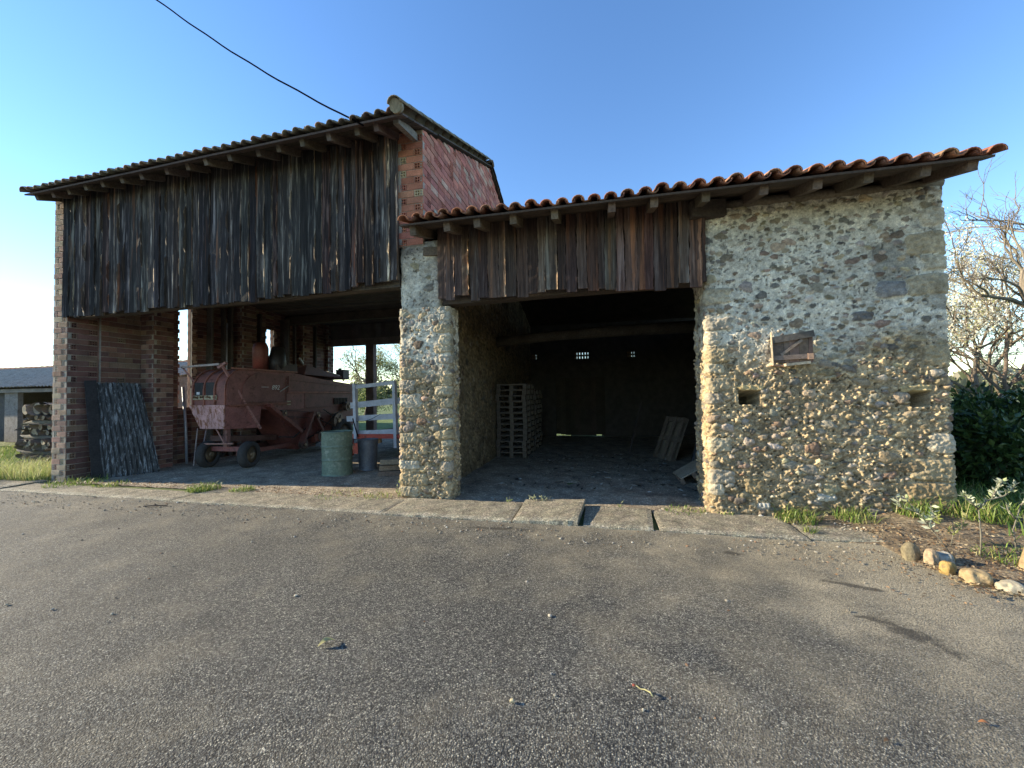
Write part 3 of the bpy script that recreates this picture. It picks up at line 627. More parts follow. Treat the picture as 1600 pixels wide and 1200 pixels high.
mb.tube([Vector((.40, -.765, 5.235)), Vector((.40, -.70, 5.26))], [.086, .088], 12, (.26,.22,.15), jit=.06)
mb.build('verge_tiles', M['tile_old'], rf); mb = MB()
for j in range(8): tile(mb, Vector((-7.12, -.45, 5.235))+A*(j*.36)+U*.03, A, X1, U, .42, .10, .09, vc(OP[1], .2))
mb.build('verge_tiles', M['tile_old'], rf)
mb = MB()
for i in range(7):
    y = i*.16; o0 = Vector((-7.2, ey(-7.2)+.03+y, ez(-7.2)-.035+SP*y)); o1 = Vector((.46, ey(.46)+.03+y, ez(.46)-.035+SP*y))
    mb.beam(o0+Vector((0,.07,.03)), o1+Vector((0,.07,.03)), .15, .024, vc((.075,.06,.05), .25), up=(0,-SP,1), nseg=12, jit=.003)
for (a, b) in ((.5, 3.6), (7.85, 3.6)):
    za = 5.17+SP*1.2 if a < 1 else 5.17; zb = 5.17+SP*4.3
    mb.add([(-7.2, a, za), (.46, a, za), (.46, b, zb), (-7.2, b, zb), (-7.2, a, za+.02), (.46, a, za+.02), (.46, b, zb+.02), (-7.2, b, zb+.02)], MB.BF, (.09,.075,.06))
mb.build('roof_boards', M['beamwood'], brick_barn)
for i, x in enumerate([-7.05, -6.616, -6.225, -5.74, -5.328, -4.857, -4.414, -3.88, -3.429, -2.993, -2.535, -2.048, -1.655, -1.2, -.75, -.306, .0]):
    mb = MB(); y0 = ey(x)+.12+random.uniform(-.03, .05); z = lambda y: ez(x)-.105+SP*(y-ey(x))
    mb.beam((x, y0, z(y0)), (x+random.uniform(-.02,.02), 3.5, z(3.5)), .07, .105, vc((.11,.09,.075), .25), up=(0,-SP,1), nseg=8, jit=.004)
    mb.build('rafter', M['beamwood'], brick_barn)
mb = MB(); mb.beam((.29, -.56, 5.21), (.29, .05, 5.33), .08, .11, (.22,.21,.19)); mb.build('purlin_end', M['beamwood'], brick_barn)

# ------------------------------------------------------------ rear wall of the low barn: boards, barred openings, doors with light under them
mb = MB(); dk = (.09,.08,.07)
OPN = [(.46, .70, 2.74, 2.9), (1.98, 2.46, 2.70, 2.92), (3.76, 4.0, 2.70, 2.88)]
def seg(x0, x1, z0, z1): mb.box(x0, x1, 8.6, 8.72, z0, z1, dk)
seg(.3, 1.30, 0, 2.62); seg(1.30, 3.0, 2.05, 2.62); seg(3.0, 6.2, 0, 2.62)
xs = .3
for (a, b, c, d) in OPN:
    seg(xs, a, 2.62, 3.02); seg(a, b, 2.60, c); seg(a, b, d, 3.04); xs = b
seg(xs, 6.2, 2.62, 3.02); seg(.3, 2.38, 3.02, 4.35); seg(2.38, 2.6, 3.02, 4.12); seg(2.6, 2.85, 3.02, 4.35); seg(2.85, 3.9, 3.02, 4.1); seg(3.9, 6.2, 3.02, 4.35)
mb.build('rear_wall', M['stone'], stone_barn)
for (a, b, c, d) in OPN:
    mb = MB(); n = max(3, int((b-a)/.085))
    for i in range(n): mb.box(a+(b-a)*(i+.05)/n, a+(b-a)*(i+random.choice((.7,.85,.92,1.0)))/n, 8.62, 8.7, c, d, vc((.4,.25,.15)))
    mb.box(a, b, 8.60, 8.66, c+(d-c)*.35, c+(d-c)*.62, (.2,.15,.1)); mb.build('barred_vent', M['beamwood'], stone_barn)
for (a, b, zb) in ((1.29, 2.15, .06), (2.15, 3.05, .02)):
    mb = MB(); n = 5
    for i in range(n): mb.box(a+(b-a)*i/n, a+(b-a)*(i+1)/n+(.003 if i < n-1 else 0), 8.735+.004*(i % 2), 8.76+.004*(i % 2), (zb*(1,.6,.3)[i] if i < 3 else .0) if zb > .05 else (.05 if i == 3 else .0), 2.06, vc((.08,.065,.05)))
    mb.box(a, b, 8.762, 8.79, 1.6, 1.72, dk); mb.build('rear_door', M['beamwood'], stone_barn)

# ------------------------------------------------------------ small shutter in the stone wall
sh = MB()
x0, x1, z0, z1 = 4.885, 5.315, 1.80, 2.13
xs = x0+.015
for w_ in (.115, .055, .10, .10, .045):
    sh.box(xs, xs+w_-.004, -.055, -.035, z0+.02, z1+random.uniform(-.005,.02), vc((.17,.115,.085), .25)); xs += w_
shutter = sh.build('shutter', M['pallet'], stone_barn)
mb = MB(); mb.beam((x0+.0, -.075, z1-.045), (x1+.0, -.075, z1+.02), .022, .075, (.11,.095,.08)); mb.beam((x0+.01, -.07, z0+.075), (x1, -.07, z0+.09), .022, .055, (.2,.15,.12))
mb.beam((x0+.09, -.068, z0+.11), (x0+.31, -.068, z1-.05), .02, .03, (.22,.17,.13)); mb.beam((x0+.0, -.075, z0-.01), (x0-.008, -.07, z1+.05), .03, .018, (.5,.4,.27))
mb.beam((x0+.11, -.09, z0-.01), (x0+.37, -.07, z0+.015), .09, .03, (.45,.37,.26)); mb.beam((x0-.0, -.06, z0-.005), (x0+.11, -.06, z0-.02), .05, .02, (.35,.2,.12))
mb.box(x1-.07, x1-.01, -.085, -.07, z0+.05, z0+.12, (.42,.26,.17)); mb.build('shutter_battens', M['pallet'], shutter)

# ------------------------------------------------------------ red harvester under the hay barn
hv = thing('combine_harvester', (-5.2, 1.4, 0), 'old faded red towed combine harvester parked on small wheels in the tall barn', 'harvester')
ho = Vector((-5.2, 1.4, 0))
def hb(mb, name, mat, parent=hv):
    mb.v = [(x-ho.x, y-ho.y, z) for (x, y, z) in mb.v]; return mb.build(name, mat, parent)
RED = (.22,.09,.075); RD2 = (.15,.065,.055)
xl, xr = -5.69, -4.75
arc = [(1.85-.45*math.cos(t), 1.68+.45*math.sin(t)) for t in np.linspace(0, math.pi/2, 9)]
prof = [(1.4,1.34)]+arc+[(3.2,2.12), (4.2,2.0), (5.65,1.88), (5.72,1.7), (5.68,.62), (5.3,.5), (4.4,.5), (4.25,1.15), (2.6,1.2)]
def extr(mb, pr, xa, xb, col, smooth=False):
    n = len(pr); V = [(xa, y, z) for y, z in pr]+[(xb, y, z) for y, z in pr]
    mb.add(V, [tuple(range(n)), tuple(range(2*n-1, n-1, -1))]+[(i, i+n, (i+1) % n+n, (i+1) % n) for i in range(n)], col)
mb = MB(); extr(mb, prof, xl, xr, RED); hb(mb, 'body', M['rust_red'])
mb = MB()       # front hood ribs, sill, flat dark panels painting the shade of openings
for x in (xl+.06, xl+.36, xl+.64, xr-.03):
    mb = MB(); mb.beam((x, arc[0][0]-.008, 1.36), (x, arc[0][0]-.008, arc[0][1]+.01), .05, .03, (.26,.1,.07), up=(1,0,0))
    for i in range(8): mb.beam((x, arc[i][0]-.008, arc[i][1]-.006), (x, arc[i+1][0]-.006, arc[i+1][1]+.004), .05, .03, (.26,.1,.07), up=(1,0,0))
    hb(mb, 'hood_rib', M['rust_red'])
mb = MB()
for x in (xl+.10, xl+.40): mb = MB(); mb.box(x, x+.22, 1.39, 1.41, 1.56, 1.84, (.025,.025,.03)); hb(mb, 'opening_shade_panel', M['metal'])
mb = MB(); mb.box(xl+.05, xl+.70, 1.372, 1.388, 1.475, 1.565, (.34,.30,.21))
for i in range(26):
    a = random.uniform(0, .6); mb.box(xl+.06+a, xl+.075+a+random.uniform(0,.03), 1.366, 1.372, 1.49+random.uniform(0,.03), 1.53+random.uniform(0,.03), (.13,.07,.035))
hb(mb, 'worn_nameplate', M['metal'])
mb = MB(); mb.box(xl+.17, xl+.245, 1.376, 1.386, 1.585, 1.64, (.6,.62,.66)); hb(mb, 'sticker', M['white_paint']); mb = MB(); mb.box(xr+.001, xr+.009, 3.00, 3.12, 1.31, 1.41, (.42,.40,.27)); hb(mb, 'sticker', M['white_paint'])
mb = MB()       # side panels with seams
def plate(pts, d, col):   # polygon on the right flank
    n = len(pts); V = [(xr+d, y, z) for y, z in pts]+[(xr, y, z) for y, z in pts]
    mb.add(V, [tuple(range(n)), tuple(range(2*n-1, n-1, -1))]+[(i, (i+1) % n, (i+1) % n+n, i+n) for i in range(n)], col)
ra = [(2.25-.5*math.cos(t), 1.62+.45*math.sin(t)) for t in np.linspace(0, math.pi/2, 8)]
plate([(1.75,1.38)]+ra+[(3.0,2.04), (3.0,1.38)], .016, (.18,.075,.062)); plate([(3.04,1.64), (3.04,2.03), (4.2,1.93), (5.6,1.82), (5.6,1.64)], .02, (.19,.08,.065))
plate([(3.6,1.2), (3.6,1.60), (5.6,1.60), (5.55,.75), (4.6,.75)], .008, (.17,.07,.055))
hb(mb, 'side_panels', M['rust_red'])
mb = MB(); mb.beam((xr+.03, 1.45, 1.345), (xr+.03, 3.1, 1.36), .03, .04, (.22,.08,.055)); mb.beam((xr+.03, 3.0, 1.63), (xr+.03, 5.62, 1.62), .025, .03, (.3,.12,.09))
mb.beam((xr+.02, 1.5, 2.14), (xr+.02, 3.3, 2.14), .05, .03, (.3,.13,.09)); mb.beam((xr+.03, 2.75, 1.64), (xr+.05, 3.0, 1.78), .02, .02, (.3,.28,.26)); mb.beam((xr+.02,5.1,1.2),(xr+.02,5.1,1.85),.02,.03,(.24,.09,.06)); hb(mb, 'trim_rails', M['rust_red'])
mb = MB()       # front trough: pale rusted face and darker right side, narrowing downwards
T = [(xl-.02,1.36,1.36), (xr-.02,1.36,1.36), (xr-.14,1.46,.85), (xl+.16,1.46,.85)]
mb.add(T+[(x, y+.02, z) for x, y, z in T], [(0,3,2,1), (4,5,6,7), (0,1,5,4), (1,2,6,5), (2,3,7,6), (3,0,4,7)], (.5,.3,.29)); tr = hb(mb, 'trough_front', M['pink_paint'])
mb = MB(); T = [(xr-.02,1.385,1.35), (xr+.01,2.25,1.35), (xr-.02,2.22,.82), (xr-.14,1.485,.84)]
mb.add(T+[(x-.02, y, z) for x, y, z in T], [(0,3,2,1), (4,5,6,7), (0,1,5,4), (1,2,6,5), (2,3,7,6), (3,0,4,7)], (.26,.11,.10))
mb.add([(xl,1.4,1.34), (xl,2.2,1.34), (xl+.1,2.2,.84), (xl+.16,1.47,.84), (xr-.03,2.24,1.34), (xr-.04,2.21,.83), (xr-.15,1.47,.84)], [(0,1,2,3), (1,4,5,2), (3,2,5,6)], RD2); hb(mb, 'trough_side', M['rust_red'])
mb = MB()       # elevator cone on the flank, chain cover, gear housings
for (y0, y1, z1, yb0, yb1, zb, dx) in ((2.6, 4.2, 1.2, 3.30, 3.95, .17, .05),):
    xa, xb = xl+.1, xr+.04
    V = [(xa,y0,z1), (xb,y0,z1), (xb,y1,z1), (xa,y1,z1), (xa+.1,yb0,zb), (xb,yb0,zb), (xb,yb1,zb), (xa+.1,yb1,zb)]
    mb.add(V, [(0,1,2,3), (7,6,5,4), (0,4,5,1), (1,5,6,2), (2,6,7,3), (3,7,4,0)], (.15,.05,.04))
mb.beam((xr+.07, 2.35, 1.32), (xr+.07, 3.35, .62), .08, .2, (.19,.06,.045), up=(1,0,0)); hb(mb, 'elevator_cone', M['rust_red'])
mb = MB(); mb.beam((xr+.12, 3.35, .3), (xr+.12, 3.75, 1.1), .06, .16, (.14,.05,.04), up=(1,0,0)); mb.beam((xr+.12, 3.75, 1.1), (xr+.12, 4.2, .45), .05, .12, (.14,.05,.04), up=(1,0,0)); mb.box(xr, xr+.16, 3.8, 4.6, .3, .5, (.2,.06,.04)); hb(mb, 'chain_guard', M['rust_red'])
PUL = [(3.42,.28,.11), (4.05,.42,.15), (3.9,1.0,.09), (4.75,.8,.22), (2.75,1.12,.08), (5.2,1.2,.14)]
for (y, z, r) in PUL:
    mb = MB(); mb.tube([(xr+.06, y, z), (xr+.10, y, z), (xr+.105, y, z), (xr+.145, y, z), (xr+.15, y, z), (xr+.18, y, z)], [r, r, r*.86, r*.86, r, r], 20, (.12,.08,.065), smooth=False); mb.tube([(xr+.18, y, z), (xr+.21, y, z)], r*.28, 10, (.3,.2,.12))
    for k in range(5):
        a = k*1.257; mb.beam((xr+.183, y+math.cos(a)*r*.3, z+math.sin(a)*r*.3), (xr+.183, y+math.cos(a)*r*.8, z+math.sin(a)*r*.8), .008, r*.16, (.05,.035,.03), up=(1,0,0))
    hb(mb, 'pulley', M['metal'])
def belt(a, b_):
    (y0, z0, r0), (y1, z1, r1) = PUL[a], PUL[b_]; d = Vector((0, y1-y0, z1-z0)).normalized(); nn = Vector((0, -d.z, d.y)); mb = MB()
    for sg in (1, -1): mb.beam(Vector((xr+.125, y0, z0))+nn*r0*.9*sg, Vector((xr+.125, y1, z1))+nn*r1*.9*sg, .03, .012, (.03,.028,.026), up=tuple(nn))
    hb(mb, 'drive_belt', M['rubber'])
belt(0, 1); belt(1, 3); belt(2, 3); belt(4, 2)
for (ya, yb, za, zb, nb) in ((1.8, 2.95, 1.405, 1.405, 14), (3.1, 5.55, 1.665, 1.665, 22), (3.1, 5.5, 1.93, 1.80, 18), (2.97, 2.97, 1.42, 2.0, 8), (3.65, 5.5, 1.22, 1.22, 14)):
    mb = MB()
    for k in range(nb):
        t_ = k/(nb-1); c = Vector((xr+.016, ya+(yb-ya)*t_, za+(zb-za)*t_)); mb.tube([c, c+Vector((.012,0,0))], [.011,.007], 6, (.3,.2,.15), smooth=False)
    mb.beam((xr+.018, ya-.01, za), (xr+.018, yb+.01, zb+(.01 if ya == yb else 0)), .012, .03, (.13,.055,.045), up=(1,0,0)) ; hb(mb, 'riveted_seam', M['rust_red'])
mb = MB()
for k in range(9): mb.beam((xr+.03, 4.75+k*.07, 1.46), (xr+.03, 4.75+k*.07, 1.28), .012, .035, (.03,.025,.025), up=(1,0,0))
mb.box(xr+.015, xr+.026, 4.72, 5.34, 1.27, 1.47, (.06,.04,.035)); hb(mb, 'louvres', M['metal'])
mb = MB(); mb.tube([(xr+.06,2.7,.55), (xr+.12,3.1,.5), (xr+.13,3.3,.62), (xr+.1,3.6,.7)], .016, 6, (.03,.03,.03)); hb(mb, 'hose', M['rubber']); mb = MB(); mb.tube([(xr+.1,4.2,1.15), (xr+.16,4.5,.95), (xr+.12,4.9,1.1)], .014, 6, (.03,.03,.03)); hb(mb, 'hose', M['rubber'])
mb = MB()       # struts, bar above the hood, chassis
q = (.34,.17,.15)
mb.beam((-5.88,1.34,2.18), (-4.82,1.30,2.21), .05, .04, (.42,.36,.34)); mb.beam((-4.82,1.32,2.23), (-4.70,2.18,.80), .045, .04, q); mb.beam((-5.87,1.34,2.19), (-5.70,1.6,1.70), .03, .03, q)
mb.beam((-4.9,1.34,2.14), (-4.72,1.36,2.24), .06, .05, q); hb(mb, 'brace_frame', M['rust_red'])
mb = MB()
mb.beam((xr-.06,1.7,.3), (xr-.06,5.4,.32), .07, .09, (.2,.07,.05)); mb.beam((xl+.1,1.7,.3), (xl+.1,5.4,.32), .07, .09, (.12,.05,.04)); mb.beam((xl+.2,1.68,.40), (xr+.1,1.68,.40), .07, .10, (.26,.1,.09), up=(0,0,1))
mb.beam((-5.0,1.62,.45), (-5.0,1.62,.86), .09, .09, (.2,.1,.09), up=(0,1,0)); mb.beam((-5.15,1.5,.86), (-4.96,1.55,.5), .02, .02, (.3,.16,.14)); mb.beam((xl-.02,1.55,.85), (xl-.06,1.5,.05), .02, .02, (.26,.22,.22))
mb.beam((xl+.15,1.5,.52), (xr+.05,1.5,.54), .03, .03, (.3,.16,.13)); mb.beam((-5.3, 1.7, .62), (-5.3, 3.0, .5), .5, .12, (.1,.05,.04)); hb(mb, 'chassis', M['rust_red'])
def wheel(x, y, r, wd, steer=0):
    t = MB(); o = Vector((x, y, r)); ax = Vector((math.cos(steer), math.sin(steer), 0))
    n = 28; prf = [(-.5,.62), (-.5,.86), (-.36,.98), (0,1.0), (.36,.98), (.5,.86), (.5,.62)]
    V = []; F = []; s_ = ax.cross(Zv)
    for k in range(n):
        a = 2*math.pi*k/n; d = s_*math.cos(a)+Zv*math.sin(a)
        for (u, q) in prf: V.append(o+ax*u*wd+d*r*q*(1+(.015 if (k % 2 and abs(u) < .4) else 0)))
    m = len(prf)
    for k in range(n):
        for j in range(m): F.append((k*m+j, k*m+(j+1) % m, ((k+1) % n)*m+(j+1) % m, ((k+1) % n)*m+j))
    t.add(V, F, (.045,.042,.04), 0, True); ty = hb(t, 'wheel', M['rubber'])
    t = MB(); t.tube([o-ax*wd*.2, o+ax*wd*.30, o+ax*wd*.36, o+ax*wd*.30], [r*.63, r*.63, r*.5, r*.45], 20, (.13,.09,.05)); t.tube([o, o+ax*wd*.55], r*.18, 10, (.2,.14,.08))
    t.tube([o-ax*wd*.36, o-ax*wd*.2], r*.6, 20, (.1,.07,.05)); hb(t, 'rim', M['metal'], ty)
wheel(-4.50, 1.70, .285, .17, .2); wheel(-5.50, 1.62, .285, .17, .2); wheel(-4.62, 4.95, .42, .2); wheel(-5.75, 4.95, .42, .2)
mb = MB(); mb.tube([(-5.15,2.62,2.1), (-5.15,2.62,2.70), (-5.15,2.62,2.80), (-5.15,2.62,2.84)], [.17,.17,.14,.06], 16, (.18,.06,.045)); mb.tube([(-5.0,2.9,2.1), (-5.0,2.95,2.35), (-5.0,3.0,2.75)], [.14,.22,.14], 12, (.04,.035,.035))
mb.beam((-4.95,2.8,2.2), (-4.9,3.4,2.25), .22, .2, (.07,.05,.045)); hb(mb, 'air_cleaner', M['metal'])
mb = MB(); mb.add([(xl,3.6,2.1), (xr,3.6,2.1), (xr,5.6,2.03), (xl,5.6,2.03), (xl+.1,3.6,2.3), (xr-.06,3.75,2.36), (xr-.06,5.4,2.08), (xl+.1,5.4,2.08)], MB.BF, (.12,.05,.04)); mb.beam((-4.9,3.7,2.4), (-4.72,3.4,2.5), .05, .05, (.3,.28,.26)); hb(mb, 'rear_hood', M['rust_red'])
mb = MB(); mb.add([(xr-.06,4.62,2.235), (xr-.06,5.12,2.14), (xr-.3,5.12,2.17), (xr-.3,4.62,2.26)], [(0,1,2,3)], (.7,.7,.68)); mb.v = mb.v+[(x,y,z-.02) for x,y,z in mb.v]; mb.c *= 2; mb.f += [(7,6,5,4),(0,4,5,1),(1,5,6,2),(2,6,7,3),(3,7,4,0)]; mb.m += [0]*5; mb.sm += [False]*5; hb(mb, 'roof_plate', M['white_paint'])
mb = MB(); mb.box(xr-.28, xr-.02, 5.22, 5.50, 2.05, 2.30, (.03,.03,.035)); mb.box(xr-.3, xr, 5.2, 5.52, 2.30, 2.32, (.05,.05,.05)); mb.tube([(xr-.2,5.3,2.31), (xr-.2,5.3,2.37)], .05, 10, (.04,.04,.04)); hb(mb, 'fuel_tank', M['metal'])
def text(body, size, loc, rot, mat, parent, name='lettering', shear=0):
    cu = bpy.data.curves.new(name, 'FONT'); cu.body = body; cu.size = size; cu.extrude = .002; cu.shear = shear
    t = bpy.data.objects.new(name, cu); COL.objects.link(t); bpy.context.view_layer.update()
    me = bpy.data.meshes.new_from_object(t.evaluated_get(bpy.context.evaluated_depsgraph_get())); bpy.data.objects.remove(t)
    me.materials.clear(); me.materials.append(mat); o = link(name, me, parent); o.location = loc; o.rotation_euler = rot; return o
M['letter'] = flat_mat('letter_paint', (.62,.62,.6), .6)
text('892', .155, (xr+.02-ho.x, 2.52-ho.y, 1.69), (R(90), 0, R(90)), M['letter'], hv, shear=.25)
mb = MB(); mb.box(xr+.014, xr+.021, 2.24, 2.44, 1.742, 1.752, (.6,.6,.58)); hb(mb, 'pinstripe', M['white_paint'])

# ------------------------------------------------------------ hay trailer with white slatted head rack
tr_ = thing('hay_trailer', (-2.3, 3, 0), 'red flat hay trailer with pale slatted rack behind the green drum', 'trailer'); ho = Vector((-2.3, 3, 0))
WH = (.5,.53,.6)
mb = MB(); mb.box(-3.0, -.3, 3.02, 6.4, .50, .58, (.13,.09,.06)); hb(mb, 'bed', M['beamwood'], tr_)
mb = MB(); mb.beam((-3.05,3.0,.55), (-.3,2.98,.58), .07, .1, (.45,.07,.045)); mb.beam((-3.0,3.0,.5), (-3.0,6.4,.5), .07, .1, (.4,.07,.045)); mb.beam((-.5,3.0,.5), (-.5,6.4,.5), .07, .1, (.4,.07,.045))
mb.box(-3.02,-2.86,2.86,3.0,.1,.46, (.5,.09,.05)); mb.beam((-2.9,2.92,.3), (-2.2,3.1,.46), .1, .12, (.3,.16,.06)); mb.box(-2.80,-2.66,2.88,3.0,.16,.40,(.5,.09,.05)); mb.beam((-3.0,6.3,.75),(-.4,6.3,.78),.05,.2,(.4,.08,.05)); hb(mb, 'frame', M['rust_red'], tr_)
for (x, z0, z1) in ((-2.83, .50, 1.80), (-1.79, .30, 1.84)):
    mb = MB(); mb.beam((x+.05,2.98,z0), (x-.0,3.0,z1), .07, .105, WH, up=(0,1,0)); hb(mb, 'rack_post', M['white_paint'], tr_)
for (xa, xb, za, zb, h) in ((-2.8,-1.76,1.72,1.81,.085), (-2.98,-1.52,1.28,1.40,.14), (-3.08,-1.0,.96,1.06,.13), (-3.18,-1.0,.60,.70,.12)):
    mb = MB(); mb.beam((xa,3.05 if h > .1 else 2.99,za), (xb,3.05 if h > .1 else 2.99,zb), .03, h, WH); hb(mb, 'rack_rail', M['white_paint'], tr_)
mb = MB(); mb.beam((-2.84,2.93,.98), (-2.70,2.93,.54), .02, .02, (.05,.05,.05)); mb.tube([(-2.75+.07*i, 2.94, .90-.05*math.sin(i*math.pi/9)+.02*i) for i in range(10)], .006, 5, (.4,.38,.3)); hb(mb, 'tie_cord', M['cable'], tr_)
def wheel2(x, y, r, wd): 
    wheel(x, y, r, wd)
_hv = hv; 
def wheel_on(parent, x, y, r, wd):
    before = set(hv.children); wheel(x, y, r, wd)
    for c in set(hv.children)-before: c.parent = parent
wheel_on(tr_, -1.45, 3.55, .36, .22); wheel_on(tr_, -1.45, 5.9, .36, .22); wheel_on(tr_, -2.7, 5.9, .36, .22)

# ------------------------------------------------------------ drums
def drum(name, x, y, r, h, col, mat, lab, cat, ribs=2, taper=1.0, dent=.012):
    t = thing(name, (x, y, 0), lab, cat); mb = MB(); n = 40; zs = []
    for z in np.linspace(0, 1, 60): zs.append(z)
    V = []; C = []
    for z in zs:
        rr_ = r*(taper+(1-taper)*z)
        for c_ in ([.36,.66] if ribs == 2 else []): rr_ += .016*math.exp(-((z-c_)/.012)**2)
        rr_ += .004*math.sin(z*150)*(z > .68)*(ribs == 2)
        if z < .02 or z > .98: rr_ += .008
        for k in range(n):
            a = 2*math.pi*k/n; dd = dent*(math.sin(3*a+z*4)*.4+math.sin(2*a-z*7)*.4)*math.sin(z*3.1)
            V.append(((rr_+dd)*math.cos(a), (rr_+dd)*math.sin(a), z*h))
    F = [(j*n+k, j*n+(k+1) % n, (j+1)*n+(k+1) % n, (j+1)*n+k) for j in range(59) for k in range(n)]
    mb.add(V, F, col, 0, True); mb.build('drum_shell', mat, t)
    mb = MB(); mb.tube([(0,0,h-.03), (0,0,h-.018)], r*.99, n, vc(col), smooth=False); mb.tube([(r*.5,0,h-.02), (r*.5,0,h-.005)], .035, 10, vc(col)) ; mb.build('drum_lid', mat, t); return t
drum('oil_drum', -2.12, 1.42, .275, .83, (.13,.18,.135), M['green_paint'], 'green dented oil drum with two ribs in front of the trailer rack', 'drum')
drum('metal_bin', -1.80, 1.95, .20, .62, (.13,.15,.18), M['metal'], 'grey metal bin standing right behind the green drum', 'bin', ribs=0, taper=.86, dent=.006)

# ------------------------------------------------------------ rough timbers stacked by the stone pier
for i in range(9):
    r_, c_ = i//3, i % 3; mb = MB()
    z = .06+r_*.11; a = random.uniform(-.15,.15)
    x = -.98+c_*.14+r_*.03; L = random.uniform(.7, 1.0)
    p0 = Vector((x-.18, 1.30+c_*.18, z)); p1 = p0+Vector((L*math.cos(.35+a), L*math.sin(.35+a), random.uniform(-.0,.03)))
    mb.beam(p0-p0, p1-p0, .13, .09, vc((.15,.12,.09), .3), nseg=5, jit=.006); o = mb.build('rough_timber', M['beamwood'])
    o.location = p0; tag(o, ('bottom' if r_ == 0 else 'middle' if r_ == 1 else 'top')+' layer rough dark timber in the low stack beside the stone pier', 'timber', 'rough timbers stacked beside the pier')

# ------------------------------------------------------------ leaning sheets and poles in the tall barn
def rippled(name, P0, P1, P2, mat, label, cat, pitch=.075, amp=.012, cols=((.16,.18,.2),), nz=26, ragged=.03, taper=1.0):
    """corrugated sheet: P0 bottom left, P1 bottom right, P2 top left"""
    P0, P1, P2 = map(Vector, (P0, P1, P2)); u = P1-P0; v_ = P2-P0; nrm = u.cross(v_).normalized(); W_ = u.length; nx = int(W_/pitch*8)
    V = []; C = []
    for j in range(nz+1):
        for i in range(nx+1):
            s_, t_ = i/nx, j/nz; bend = .05*math.sin(t_*3)*math.sin(s_*2.2)
            e = (random.uniform(-ragged, ragged) if j in (0, nz) else 0)/v_.length
            V.append(u*s_*(1+(taper-1)*t_)+v_*(t_+e)+nrm*(amp*math.sin(s_*W_/pitch*2*math.pi)+bend)); C.append(vc(random.choice(cols), .2) if i % 8 < 5 else vc(cols[0], .1))
    n = len(V); V += [p-nrm*.004 for p in V]; C += C
    F = [(j*(nx+1)+i, j*(nx+1)+i+1, (j+1)*(nx+1)+i+1, (j+1)*(nx+1)+i) for j in range(nz) for i in range(nx)]
    F += [tuple(reversed([k+n for k in f])) for f in F]
    mb = MB(); mb.add(V, F, C, 0, True); o = mb.build(name, mat); o.location = P0; return tag(o, label, cat)
m, t, b = nodes('flaking_tar_sheet'); v = coords(t, (14, 14, 2.0))
n1 = noise(t, v, 2, 8, .7, 1); c = ramp(t, n1, [(.42, (.016,.018,.02)), (.54, (.04,.045,.05)), (.60, (.24,.26,.28)), (.7, (.09,.1,.11))])
t.links.new(c, b.inputs['Base Color']); b.inputs['Roughness'].default_value = .6; bump(t, b, n1, .01); M['tar'] = m
rippled('corrugated_sheet', (-6.36, .30, 0), (-6.04, 1.05, 0), (-6.74, .30, 1.84), M['tar'], 'dark flaking corrugated sheet leaning on the brick pilaster', 'metal sheet', ragged=.02, taper=.86)
mb = MB(); mb.beam((0,0,0), (-.26,.02,1.88), .02, .16, (.03,.03,.032), up=(.3,1,0), nseg=6, jit=.004); o = mb.build('leaning_board', M['beamwood']); o.location = (-6.42, .24, 0); tag(o, 'narrow black board standing behind the corrugated sheet by the brick pier', 'board')
for (p0, p1, r_, col, lab) in (((-6.46,1.9,0), (-6.72,2.0,1.78), .028, (.34,.36,.4), 'pale grey pole leaning in front of the first wall slot'), ((-6.35,2.1,0), (-6.2,2.15,.84), .016, (.3,.28,.3), 'short thin rod standing between the pale pole and the harvester'), ((-6.2,2.6,1.2), (-6.3,2.75,3.4), .016, (.3,.29,.28), 'long thin pale rod leaning on the dark boards above the harvester')):
    mb = MB(); mb.tube([(0,0,0), tuple((b_-a_)*.5+.01 for a_, b_ in zip(p0, p1)), tuple(b_-a_ for a_, b_ in zip(p0, p1))], r_, 8, col); o = mb.build('leaning_pole', M['metal']); o.location = p0; tag(o, lab, 'pole')

# ------------------------------------------------------------ pallets
def pallet_parts(t, col=(.14,.12,.098), L=1.1, W_=.72):
    mb = MB()
    for i in range(5): mb.box(0, W_, .02+i*(L-.14)/4, .12+i*(L-.14)/4, .112, .132, vc(col, .2))
    mb.build('top_boards', M['pallet'], t)
    for y in (.02, L/2-.05, L-.12):
        mb = MB()
        for x in (0, W_/2-.045, W_-.09): mb.box(x, x+.09, y, y+.1, .02, .097, vc(col, .2))
        mb.box(-.002, W_+.002, y-.002, y+.102, .095, .112, vc(col, .2)); mb.build('block_row', M['pallet'], t)
    mb = MB()
    for x in (0, W_/2-.045, W_-.09): mb.box(x, x+.09, .0, L, 0, .02, vc(col, .2))
    mb.build('bottom_boards', M['pallet'], t)
names = ['bottommost', 'second from the bottom', 'third from the bottom', 'fourth from the bottom', 'fifth from the bottom', 'sixth from the bottom', 'middle, seventh', 'sixth from the top', 'fifth from the top', 'fourth from the top', 'third from the top', 'second from the top', 'topmost']
p0 = thing('pallet', (0,0,0), '', 'pallet', 'pallets in the tall stack'); pallet_parts(p0)
for i in range(13):
    o = p0 if i == 0 else copy_tree(p0); o.location = (.46+random.uniform(-.012,.02), 3.70+random.uniform(-.03,.03), .012+i*.133); o.rotation_euler.z = random.uniform(-.012,.012)
    o['label'] = names[i]+' wooden pallet of the tall stack in the dark bay'
for i in range(12):     # a second stack behind the first
    o = copy_tree(p0); o.location = (.47+random.uniform(-.02,.03), 4.95+random.uniform(-.03,.03), .012+i*.133); o['label'] = 'wooden pallet in the shaded stack behind the tall front stack'; o['group'] = 'pallets in the rear stack'
    o['label'] = 'wooden pallet in the shaded second stack, hidden behind the front one'
